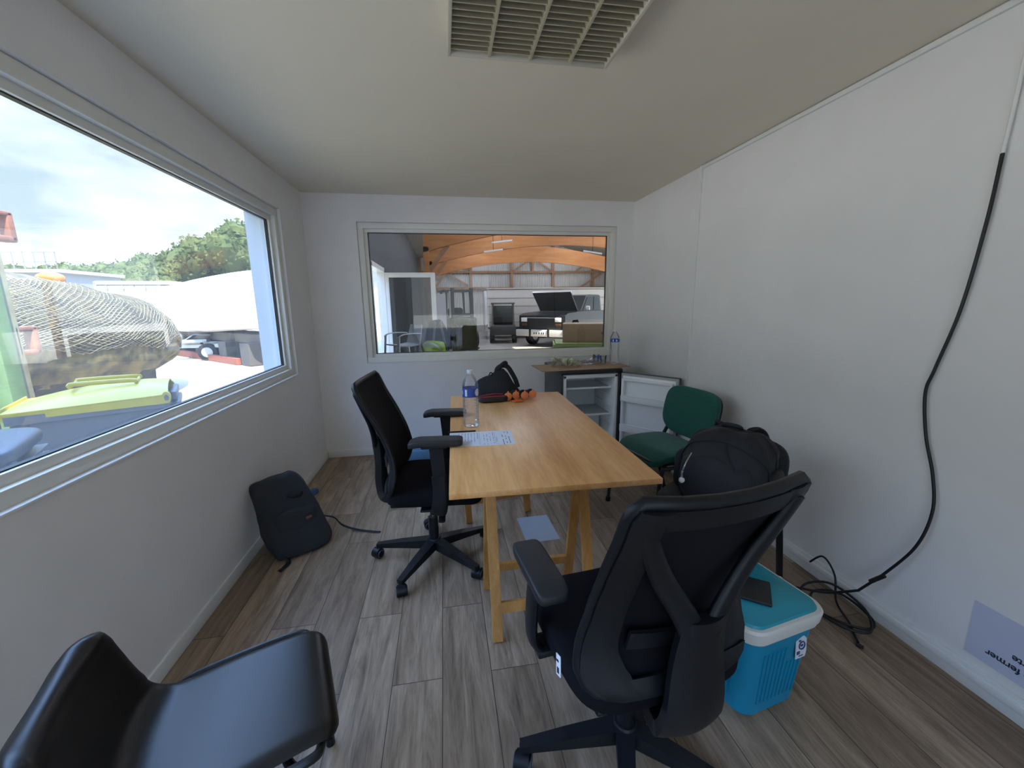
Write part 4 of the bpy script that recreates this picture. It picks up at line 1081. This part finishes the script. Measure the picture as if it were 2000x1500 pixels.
# bench with backpacks and jackets beyond the glass
t = thing('workbench', 'grey bench carrying backpacks, jacket and vest just beyond the back window', 'bench', (1.2, 5.2, HZ))
MB().box((0, 0, .84), (1.0, .7, .04), bev=.004).build('bench_top', mat('bench_grey', '5a5b5c', .6), t)
for sx in (-1, 1):
    for sy in (-1, 1): MB().box((sx*.45, sy*.3, .41), (.05, .05, .82)).build('leg', BLK_STEEL, t)
BZ = HZ+.86
NAVY = mat('navy_nylon', '2c3d4a', .75, bump=.3, bs=80, var=.2, vs=9)
t = thing('blue_backpack', 'navy backpack with grey straps on the hangar bench', 'backpack', (1.03, 5.18, BZ), .2)
MB().blob((0, 0, .25), (.145, .11, .25), .6, .6, 36, fn=lambda p: (p.x*(1-.25*max(0, p.z)/.25), p.y, p.z), ns=.015, nf=9, seed=11).build('body', NAVY, t, 80)
MB().blob((0, -.09, .15), (.11, .05, .12), .6, .6, 24, ns=.008, nf=12).build('front_pocket', NAVY, t, 80)
GS = mat('grey_strap', '7c8688', .7)
for sx in (-1, 1): MB().tube(curve([(sx*.03, -.09, .48), (sx*.05, -.125, .36), (sx*.07, -.13, .22), (sx*.11, -.11, .08)], 6), (.016, .006), 8, up=(0, -1, 0)).build('strap', GS, t)
OLV = mat('olive_cloth', '565640', .85, bump=.25, bs=50, var=.2, vs=8)
t = thing('olive_jacket', 'olive jacket heaped over a dark case on the hangar bench', 'jacket', (1.36, 5.2, BZ), -.05)
def drape(p):
    f = .018*math.sin(p.x*42)+.012*math.sin(p.x*75+p.z*12)
    return (p.x+.03*(1-p.z/.25)*.5, p.y-f*(1 if p.y < 0 else .3), p.z)
MB().blob((0, 0, .255), (.165, .13, .255), .35, .4, 56, fn=drape, ns=.01, nf=9, seed=14).build('cloth', OLV, t, 80)
MB().tube(curve([(-.10, -.13, .49), (-.06, -.16, .36), (-.09, -.165, .2), (-.06, -.15, .05)], 6), (.022, .012), 8, up=(0, -1, 0)).build('sleeve', OLV, t, 80)
HV = mat('hivis', 'a6d02e', .6)
t = thing('hivis_vest', 'bundled lime-green hi-vis vest in front of the navy backpack', 'vest', (1.0, 4.96, BZ), -.3)
b = MB().blob((0, 0, .13), (.13, .075, .125), .6, .6, 36, ns=.03, nf=11, seed=21)
zm = min(v.co.z for v in b.bm.verts)
for v in b.bm.verts: v.co.z -= zm
b.build('cloth', HV, t, 70)
MB().tube(curve([(-.12, -.05, .20), (-.04, -.085, .24), (.05, -.08, .20), (.12, -.04, .14)], 6), (.018, .006), 8, up=(0, -.6, .8)).build('reflective_strip', mat('refl_grey', 'b9bdb6', .4), t)

# monobloc chair on crates + grey drum
WPL = mat('white_plastic', 'c9d0d2', .45)
t = thing('crate_stack', 'grey plastic crates carrying the white garden chair', 'crate', (.45, 6.9, HZ))
MB().box((0, 0, .2), (.62, .5, .4), bev=.02).build('lower_crate', mat('crate_grey', '4b4e51', .6), t); MB().box((0, 0, .52), (.6, .48, .22), bev=.02).build('upper_crate', mat('crate_grey2', '575a5d', .6), t)
t = thing('garden_chair', 'white plastic garden chair resting on grey crates beyond the glass', 'chair', (.45, 6.9, HZ+.64), R_(215))
MB().sheet(lambda u, v: (.20-.40*u, (v-.5)*.40, .26-.02*math.sin(u*PI)), 8, 6, .02).build('seat', WPL, t)
b = MB()
b.sheet(lambda u, v: (-.2-.08*u, (v-.5)*(.40-.06*u*u), .26+.32*u), 8, 6, .018); b.build('backrest', WPL, t)
for sy in (-1, 1):
    MB().tube(curve([(-.21, sy*.2, .44), (-.05, sy*.235, .45), (.12, sy*.235, .44), (.2, sy*.22, .40)], 5), (.024, .01), 8, up=(0, 0, 1)).build('armrest', WPL, t)
    MB().bar((.19, sy*.21, .41), (.22, sy*.23, 0), .04, .03).build('leg', WPL, t)
    MB().bar((-.19, sy*.19, .27), (-.24, sy*.22, 0), .04, .03).build('leg', WPL, t)
tag(MB().lathe([(.0, 0), (.20, 0), (.21, .02), (.21, .78), (.195, .84), (.12, .87), (0, .875)], 24, cap=(False, False)).build('grey_drum', mat('drum_grey', '6b7073', .5), None, loc=(.12, 5.75, HZ)), 'grey drum in the lower left corner of the back window', 'drum')

# ================================================================== YARD beyond the left window
YARD = mat('yard_ground', 'a79b84', .9, var=.12, vs=.5)
struct(MB().box((-40, 40, GZ-.05), (140, 200, .1)), 'ground', YARD)

# yellow-lidded bin close to the glass
YEL = mat('lid_yellow', 'b0a036', .4, var=.05, vs=6)
BING = mat('bin_grey', '5b5f63', .5, var=.1, vs=5, stretch=(1, 6, .6))
t = thing('wheelie_bin', 'grey wheeled bin with a yellow lid right outside the left window', 'bin', (-1.23, 3.15, GZ), R_(207.6)); t.scale = (.57, .56, .96)
# local +x points away from the hinge (towards the viewer side), hinge at -x
Lx, Ly = .66, .50
b = MB()
prof = [(.0, -.46), (.18, -.52), (.40, -.55), (.95, -.60)]
lv = [(.14, .50, .38), (.5, .56, .43), (.95, .63, .48), (.955, .66, .50), (1.01, .66, .50)]
rings = [[b.bm.verts.new((sx*hx, sy*hy, z)) for sx, sy in ((-1, -1), (1, -1), (1, 1), (-1, 1))] for z, hx, hy in lv]
for a, c in zip(rings, rings[1:]):
    for j in range(4): b.bm.faces.new((a[j], a[(j+1) % 4], c[(j+1) % 4], c[j]))
b.bm.faces.new(list(reversed(rings[0]))); b.bm.faces.new(rings[-1])
for i in range(5): b.box((lerp(-.4, .4, i/4), -.455, .62), (.05, .03, .6), rot=(.07, 0, 0))
b.box((-.70, 0, .95), (.10, .80, .05), bev=.01); b.box((-.70, 0, 1.02), (.06, .7, .06), bev=.01)
b.build('bin_body', BING, t)
def lid(u, v):
    x = lerp(-.66, .70, u); y = (v*2-1)
    w = .52-.02*u
    z = 1.03+.085*(1-abs(y)**3)*math.sin(PI*min(1, .25+u*.75))**.8+.02*(1-u)
    return (x, y*w, z)
l = MB().sheet(lid, 26, 20, .012)
l.sheet(lambda u, v: (lerp(-.62, .69, u), -.515+.02*u, lerp(1.052-.02*u, .985, v)), 10, 2, .012)
l.sheet(lambda u, v: (lerp(-.62, .69, u), .515-.02*u, lerp(1.052-.02*u, .985, v)), 10, 2, .012)
l.sheet(lambda u, v: (.695, lerp(-.5, .5, u), lerp(1.05, .985, v)), 10, 2, .012)
lo = l.build('lid', YEL, t, 50)
MB().tube(curve([(-.36, -.20, 1.135), (-.33, -.20, 1.15), (.16, -.20, 1.155), (.2, -.18, 1.14), (.2, .18, 1.14), (.16, .20, 1.155), (-.33, .2, 1.15), (-.36, .18, 1.135)], 4, True), .016, 8, closed=True).build('lid_handle', YEL, lo)
for sy in (-1, 1):
    MB().cyl((-.64, sy*.46, 1.03), (-.64, sy*.545, 1.03), .042, .042, 20).cyl((-.64, sy*.54, 1.03), (-.64, sy*.548, 1.03), .025, .025, 16).build('hinge_knuckle', YEL, lo)
    MB().cyl((-.64, sy*.547, 1.03), (-.64, sy*.552, 1.03), .022, .022, 16).build('hinge_pin', BING, lo)
for sx in (-1, 1):
    for sy in (-1, 1): wheel(None, (sx*.42, sy*.32, .09), (0, 1, 0), .09, .05, t, GREY_W, TYRE)
# darker bin, nearer to the camera
BLD = mat('bin_dark', '3f464f', .4)
t = thing('dark_bin', 'dark blue-grey bin at the near end below the left window', 'bin', (-1.10, 1.95, GZ), R_(207)); t.scale = (1, 1, .96)
MB().box((0, 0, .52), (.62, .50, .92), bev=.03, taper=(.85, .85)).build('bin_body', BLD, t)
b = MB().blob((0, 0, 1.02), (.36, .29, .05), .5, .3, 36); lo = b.build('lid', BLD, t, 60)
for z in (.94, .90): MB().box((0, 0, z), (.70, .57, .018), bev=.006).build('rim_band', mat('bin_rim', '59616b', .35), t)
MB().box((-.34, .2, .75), (.04, .05, .5), bev=.01).build('side_bracket', BLD, t)
MB().tube([(.36, -.2, .96), (.39, -.2, .97), (.39, .2, .97), (.36, .2, .96)], .014, 8).build('handle', BLD, t)
for sy in (-1, 1): wheel(None, (-.28, sy*.26, .1), (0, 1, 0), .1, .05, t, GREY_W, TYRE)

# big netted heap
NETB = mat('heap_mass', '7a6e48', .9, col2='38342a', vs=5, bump=.6, bs=9)
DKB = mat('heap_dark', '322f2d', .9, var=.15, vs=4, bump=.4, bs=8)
ROPE = mat('net_rope', '736d5b', .8)
t = thing('netted_heap', 'huge netted heap of buff material in the yard outside the window', 'heap', (-4.9, 6.94, GZ), R_(0)); t.scale = (1, 1, 1.1)
def heap(p): return p
def hp(a, z):
    # silhouette radius of the heap at height z, angle a
    pr = [(0, .80), (.45, .80), (.5, .84), (.75, 1.0), (1.05, 1.05), (1.35, 1.0), (1.6, .86), (1.78, .66), (1.88, .45), (1.92, 0.02)]
    r = interp(pr, z)
    sx, sy = 1.2, 2.76
    tilt = 1-.10*math.cos(a-1.2)
    q = Vector((r*sx*math.cos(a), r*sy*math.sin(a), z*tilt))
    return q+noise.noise_vector(q*1.5)*.08+noise.noise_vector(q*5)*.02
b = MB(); NA, NZ = 72, 34
rg = [[b.bm.verts.new(hp(2*PI*j/NA, .55+1.37*i/NZ)) for j in range(NA)] for i in range(NZ+1)]
for a, c in zip(rg, rg[1:]):
    for j in range(NA): b.bm.faces.new((a[j], a[(j+1) % NA], c[(j+1) % NA], c[j]))
b.bm.faces.new(rg[-1]); b.bm.faces.new(list(reversed(rg[0])))
b.build('heap_mass', NETB, t, 80)
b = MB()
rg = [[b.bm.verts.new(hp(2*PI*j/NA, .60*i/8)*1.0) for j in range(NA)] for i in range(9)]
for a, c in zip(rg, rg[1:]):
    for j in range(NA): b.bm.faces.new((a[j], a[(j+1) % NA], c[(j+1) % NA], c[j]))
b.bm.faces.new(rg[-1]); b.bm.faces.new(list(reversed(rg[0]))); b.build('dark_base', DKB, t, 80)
b = MB()
NN = 150
for sgn in (-1, 1):
    for k in range(NN):
        a0 = 2*PI*k/NN; pts = []
        for i in range(15):
            z0 = .92+.16*noise.noise(Vector((math.cos(a0)*3, math.sin(a0)*3, 1))); z = lerp(z0, 1.8, i/14); a = a0+sgn*(i/14)*.95
            q = hp(a, z); pts.append(q*1.012+Vector((0, 0, .008)))
        b.tube(pts, .0062, 4, cap=False)
b.build('net', ROPE, t, 80)['kind'] = 'stuff'
tag(MB().blob((0, 0, .10), (.17, .13, .10), .9, .9, 24).build('orange_buoy', mat('buoy_orange', 'b5651a', .5), None, loc=(-4.55, 7.2, GZ+1.93)), 'orange buoy lying on top of the netted heap', 'buoy')

# green steel machine frame
GRN = mat('machine_green', '64805a', .5, col2='5a7450', vs=4)
GRB = mat('machine_green_dull', '8b8f74', .6, col2='7a6f58', vs=6)
RUST = mat('rusty_bracket', '96604a', .7, col2='7a5040', vs=9)
t = thing('green_skip', 'light green steel skip with rusty hooks at the left edge of the window', 'skip', (-2.78, 4.28, GZ))
b = MB()
MB().box((.10, -.095, 1.15), (.14, .14, 2.3), bev=.008).build('corner_post', GRN, t)
MB().box((.08, .03, 1.15), (.10, .11, 2.3), bev=.006).build('post_flange', GRB, t)
MB().box((-.2, -.75, .75), (.08, 1.4, 1.5)).build('side_plate', GRN, t)
MB().box((-.12, -.75, 1.2), (.12, 1.4, .12)).build('side_rib', GRN, t)
MB().box((-.12, -.75, .45), (.12, 1.4, .12)).build('side_rib', GRN, t)
MB().box((-.30, -.2, .09), (.5, 1.2, .18)).build('base_plate', GRB, t)
for (y, z) in ((.11, 1.31), (.12, 2.32)):
    MB().box((.08, y-.05, z), (.10, .03, .26), bev=.01).box((.08, y+.13, z), (.09, .06, .26), bev=.015).box((.08, y+.04, z-.11), (.09, .22, .05), bev=.01).box((.08, y+.04, z+.11), (.09, .22, .04), bev=.01).build('hook_bracket', RUST, t)

# white shipping container, door end towards us
CW = mat('container_white', '9d9d9a', .5, var=.03, vs=3)
t = thing('shipping_container', 'white shipping container with its door end towards the window', 'container', (-10.35, 20.7, GZ), R_(4))
b = MB(); n = 30; poly = []
for i in range(n):
    y0 = -3.0+6.0*i/n; dy = 6.0/n
    poly += [(1.2, y0), (1.2, y0+dy*.42), (1.15, y0+dy*.55), (1.15, y0+dy*.87)]
poly += [(1.2, 3.0), (-1.2, 3.0), (-1.2, -3.0)]
b.prism(poly, 2.4, Matrix.Translation((0, 0, .12))); b.build('corrugated_body', CW, t)
for sx in (-1, 1): MB().box((sx*.585, -3.04, 1.3), (1.15, .06, 2.3), bev=.01).build('door', CW, t)
b = MB(); b.box((0, -3.03, 2.53), (2.44, .14, .12)); b.box((0, -3.03, .08), (2.44, .14, .16))
for sx in (-1, 1): b.box((sx*1.19, -3.03, 1.3), (.08, .14, 2.55))
b.build('end_frame', CW, t)
for x in (-.85, -.35, .35, .85): MB().cyl((x, -3.10, .15), (x, -3.10, 2.45), .02, .02, 8).box((x, -3.09, 2.35), (.07, .06, .1)).box((x, -3.09, .25), (.07, .06, .1)).build('lock_rod', mat('rod_grey', '777877', .5), t)
MB().box((-.55, -3.075, 1.95), (.3, .01, .16)).build('yellow_plate', mat('plate_yellow', 'd8cf7a', .6), t)
MB().box((0, 0, 2.55), (2.44, 6.06, .10), bev=.01).build('roof_panel', CW, t)

# long white covered boat on the right
t = thing('covered_boat', 'long white covered boat standing on dark supports before the container', 'boat', (-6.35, 15.2, GZ), R_(136))
WB = mat('boat_white', 'e4e4e2', .5)
# local x along the length (about 6.6 m)
def hull(u, v):
    x = lerp(-4.8, 3.4, u); k = abs(u*2-1); w = 1.05*(1-.25*k**3)*(1 if .001 < u < .999 else .02)
    a = v*2*PI
    zc = 1.68+.10*math.cos(u*PI*1.2)
    p = lambda c, e: math.copysign(abs(c)**e, c)
    return (x, w*p(math.cos(a), .45), zc+.82*p(math.sin(a), .5)*(1-.06*k))
MB().sheet(lambda u, v: hull(max(0, min(1, (u-.04)/.92)) if 0 < u < 1 else (0 if u == 0 else 1), v), 25, 40).build('hull_cover', WB, t, 50)
MB().box((-.7, 0, .72), (7.4, .9, .26), bev=.03).build('keel', mat('keel_dark', '5a544e', .7), t)
for x in (-3.6, -2.2, -.4, 1.6):
    MB().box((x, 0, .32), (.5, 1.5, .60)).build('support_block', mat('support_dark', '4c4844', .8), t)
MB().box((0, .75, .10), (6.4, .14, .18)).build('red_beam', mat('red_oxide', '8a4a36', .7), t)
MB().box((0, -.75, .10), (6.4, .14, .18)).build('red_beam', mat('red_oxide', '8a4a36', .7), t)
MB().box((-1.2, 1.06, 1.95), (.7, .02, .05)).box((.7, 1.06, 1.5), (.03, .02, .3)).build('hull_marks', mat('mark_grey', '9a9a9a', .6), t)

# small galvanised trailer with jockey wheel
GALV = mat('galvanised', 'a5abac', .4, metal=.6)
t = thing('boat_trailer', 'small galvanised trailer with a jockey wheel parked on the sunlit yard', 'trailer', (-6.55, 14.3, GZ), R_(8))
b = MB(); b.bar((-1.0, 0, .42), (1.0, .25, .42), .08, .10); b.bar((-1.0, 0, .42), (1.0, -.25, .42), .08, .10); b.box((.9, 0, .45), (.5, 1.2, .12), bev=.01); b.box((.1, 0, .5), (1.6, .14, .1))
b.build('frame', GALV, t)
MB().box((0, 0, .58), (.7, .5, .1), bev=.02).build('winch_bed', GALV, t)
MB().bar((-.35, 0, .56), (.0, 0, .78), .4, .03, up=(1, 0, .3)).bar((0, 0, .78), (.45, 0, .76), .4, .03).build('mudguard', mat('mudguard', '6f7274', .5), t)
for sy in (-1, 1): wheel(None, (.45, sy*.55, .26), (0, 1, 0), .26, .16, t, GALV, TYRE)
MB().cyl((-.95, 0, .18), (-.95, 0, .75), .03).build('jockey_post', GALV, t)
wheel(None, (-.95, 0, .10), (0, 1, 0), .10, .06, t, GALV, TYRE)

# flat-roofed building with a railing
t = thing('flat_roof_building', 'pale flat-roofed building with a rooftop railing at the far left', 'building', (-19.3, 26.2, GZ))
MB().box((0, 0, 1.7), (3.6, 4, 3.4)).build('wall', mat('bldg_grey', '74777c', .8), t)
MB().box((0, 0, 3.47), (3.9, 4.3, .16)).build('roof_slab', mat('bldg_white', '9a9b9c', .8), t)
b = MB()
for i in range(9): b.box((-1.8+.45*i, -2.0, 3.95), (.03, .03, .8))
for z in (3.9, 4.35): b.box((0, -2.0, z), (3.65, .03, .03))
b.build('railing', mat('rail_grey', '6d7377', .5), t)

# trees
BARK = mat('bark', '5a4a3c', .9)
FOL = [foliage_mat('foliage_a', '475433', '6c744c'), foliage_mat('foliage_b', '414f30', '626d45')]
struct(MB().blob((-42, 92, -4), (70, 28, 9.5), 1, 1, 40, ns=1.2, nf=.05), 'hill', mat('hill_green', '6b8455', .95, var=.25, vs=.4))
def crown(seed, n=2600):
    rnd = random.Random(seed); b = MB()
    lobes = [(Vector((rnd.uniform(-1, 1)*1.9, rnd.uniform(-1, 1)*1.7, rnd.uniform(-1.0, 1.8))), rnd.uniform(.8, 1.6)) for _ in range(16)]
    for _ in range(n):
        c, r = rnd.choice(lobes)
        d = Vector((rnd.gauss(0, 1), rnd.gauss(0, 1), rnd.gauss(0, 1))).normalized()
        p = c+d*r*rnd.uniform(.72, 1.05); s = rnd.uniform(.10, .24)
        u = Vector((rnd.gauss(0, 1), rnd.gauss(0, 1), rnd.gauss(0, 1))).normalized(); w = (d*.5+Vector((rnd.gauss(0, 1), rnd.gauss(0, 1), rnd.gauss(0, 1)))).cross(u)
        if w.length < 1e-3: continue
        w.normalize()
        b.bm.faces.new([b.bm.verts.new(p+u*s*a+w*s*.6*c2) for a, c2 in ((-1, 0), (0, -1), (1, 0), (0, 1))])
    for c, r in lobes: b.blob(c, (r*.8, r*.8, r*.8), 1, 1, 12, ns=.15, nf=1.5)
    return b
TREES = [(-46, 58, .95), (-43, 61, 1.0), (-40.5, 57, .92), (-38, 60, 1.0), (-35.5, 57, 1.02), (-33, 60, 1.15), (-30.5, 55, 1.12), (-28.3, 57, 1.28), (-26.2, 53, 1.25), (-24.5, 57, 1.4), (-22.6, 52, 1.35), (-20.5, 56, 1.55), (-49, 62, .95), (-36.5, 52, .75), (-31.5, 50, .78), (-27.5, 48, .8), (-41.5, 52, .7)]
protos = []
WHERE = 'in the wooded line beyond the yard'
for i, (x, y, s) in enumerate(TREES):
    if i < 3:
        t = thing('tree', '', 'tree', (x, y, GZ), 0, 'trees beyond the yard')
        cr = crown(i+1).build('crown', FOL[i % 2], t, 30); cr.location = (0, 0, 4.6)
        MB().tube(curve([(0, 0, 0), (.1, .05, 1.6), (0, .1, 3.2), (.15, 0, 4.8)], 4), .22, 8, rs=[1-.04*k for k in range(13)]).build('trunk', BARK, t)
        protos.append(t)
    else:
        t = dup(protos[i % 3], (x, y, GZ), random.uniform(0, 6))
    t.scale = (s, s, s)
    t['label'] = 'broad green tree standing '+WHERE

# ================================================================== light
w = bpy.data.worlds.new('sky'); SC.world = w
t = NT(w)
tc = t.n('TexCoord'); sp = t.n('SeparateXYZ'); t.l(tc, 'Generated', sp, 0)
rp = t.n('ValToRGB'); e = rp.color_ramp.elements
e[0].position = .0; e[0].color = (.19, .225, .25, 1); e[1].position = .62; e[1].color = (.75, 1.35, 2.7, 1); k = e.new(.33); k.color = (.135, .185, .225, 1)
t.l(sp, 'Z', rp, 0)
mp = t.n('Mapping'); mp.inputs['Scale'].default_value = (1.6, 1.6, 4.2); mp.inputs['Location'].default_value = (.3, .2, .1); t.l(tc, 'Generated', mp, 0)

nz = t.n('TexNoise'); nz.inputs['Scale'].default_value = 1.7; nz.inputs['Detail'].default_value = 8; nz.inputs['Roughness'].default_value = .55; nz.inputs['Distortion'].default_value = .3; t.l(mp, 0, nz, 'Vector')
cr = t.n('ValToRGB'); e = cr.color_ramp.elements; e[0].position = .42; e[0].color = (0, 0, 0, 1); e[1].position = .60; e[1].color = (1, 1, 1, 1); t.l(nz, 0, cr, 0)
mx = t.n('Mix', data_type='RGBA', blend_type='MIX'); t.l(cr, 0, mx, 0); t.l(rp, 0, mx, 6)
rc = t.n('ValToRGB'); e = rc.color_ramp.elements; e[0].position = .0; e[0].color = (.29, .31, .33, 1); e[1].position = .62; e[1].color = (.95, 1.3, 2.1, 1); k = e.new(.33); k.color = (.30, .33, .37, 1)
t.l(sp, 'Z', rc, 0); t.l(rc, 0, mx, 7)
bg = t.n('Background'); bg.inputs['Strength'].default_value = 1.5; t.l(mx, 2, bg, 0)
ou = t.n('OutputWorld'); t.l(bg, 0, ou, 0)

su = bpy.data.lights.new('sun', 'SUN'); su.energy = 5.9; su.angle = R_(.53); su.color = (1, .92, .78)
so = bpy.data.objects.new('sun', su); COL.objects.link(so)
so.rotation_euler = Vector((-.27, .46, -.85)).to_track_quat('-Z', 'Y').to_euler(); so.location = (5, -5, 12)

# ================================================================== camera
cam = bpy.data.cameras.new('camera'); co = bpy.data.objects.new('camera', cam); COL.objects.link(co)
cam.sensor_fit = 'HORIZONTAL'; cam.sensor_width = 36; cam.lens = 36*798.7445/2000; cam.clip_start = .02; cam.clip_end = 500
yaw, pitch, roll = -.1622, -.1929, .0127
Rm = Matrix.Rotation(yaw, 3, 'Z') @ Matrix.Rotation(pitch, 3, 'X') @ Matrix(((math.cos(roll), 0, math.sin(roll)), (0, 1, 0), (-math.sin(roll), 0, math.cos(roll))))
right, fwd, upv = Rm @ Vector((1, 0, 0)), Rm @ Vector((0, 1, 0)), Rm @ Vector((0, 0, 1))
Mc = Matrix((right, upv, -fwd)).transposed().to_4x4(); Mc.translation = (1.1221, -.023, 1.385)
co.matrix_world = Mc
SC.camera = co
vs = SC.view_settings; vs.view_transform = 'Standard'; vs.look = 'None'; vs.exposure = 1.85; vs.gamma = 1; vs.use_curve_mapping = False
SC.cycles.max_bounces = 10; SC.cycles.diffuse_bounces = 6; SC.cycles.transparent_max_bounces = 16
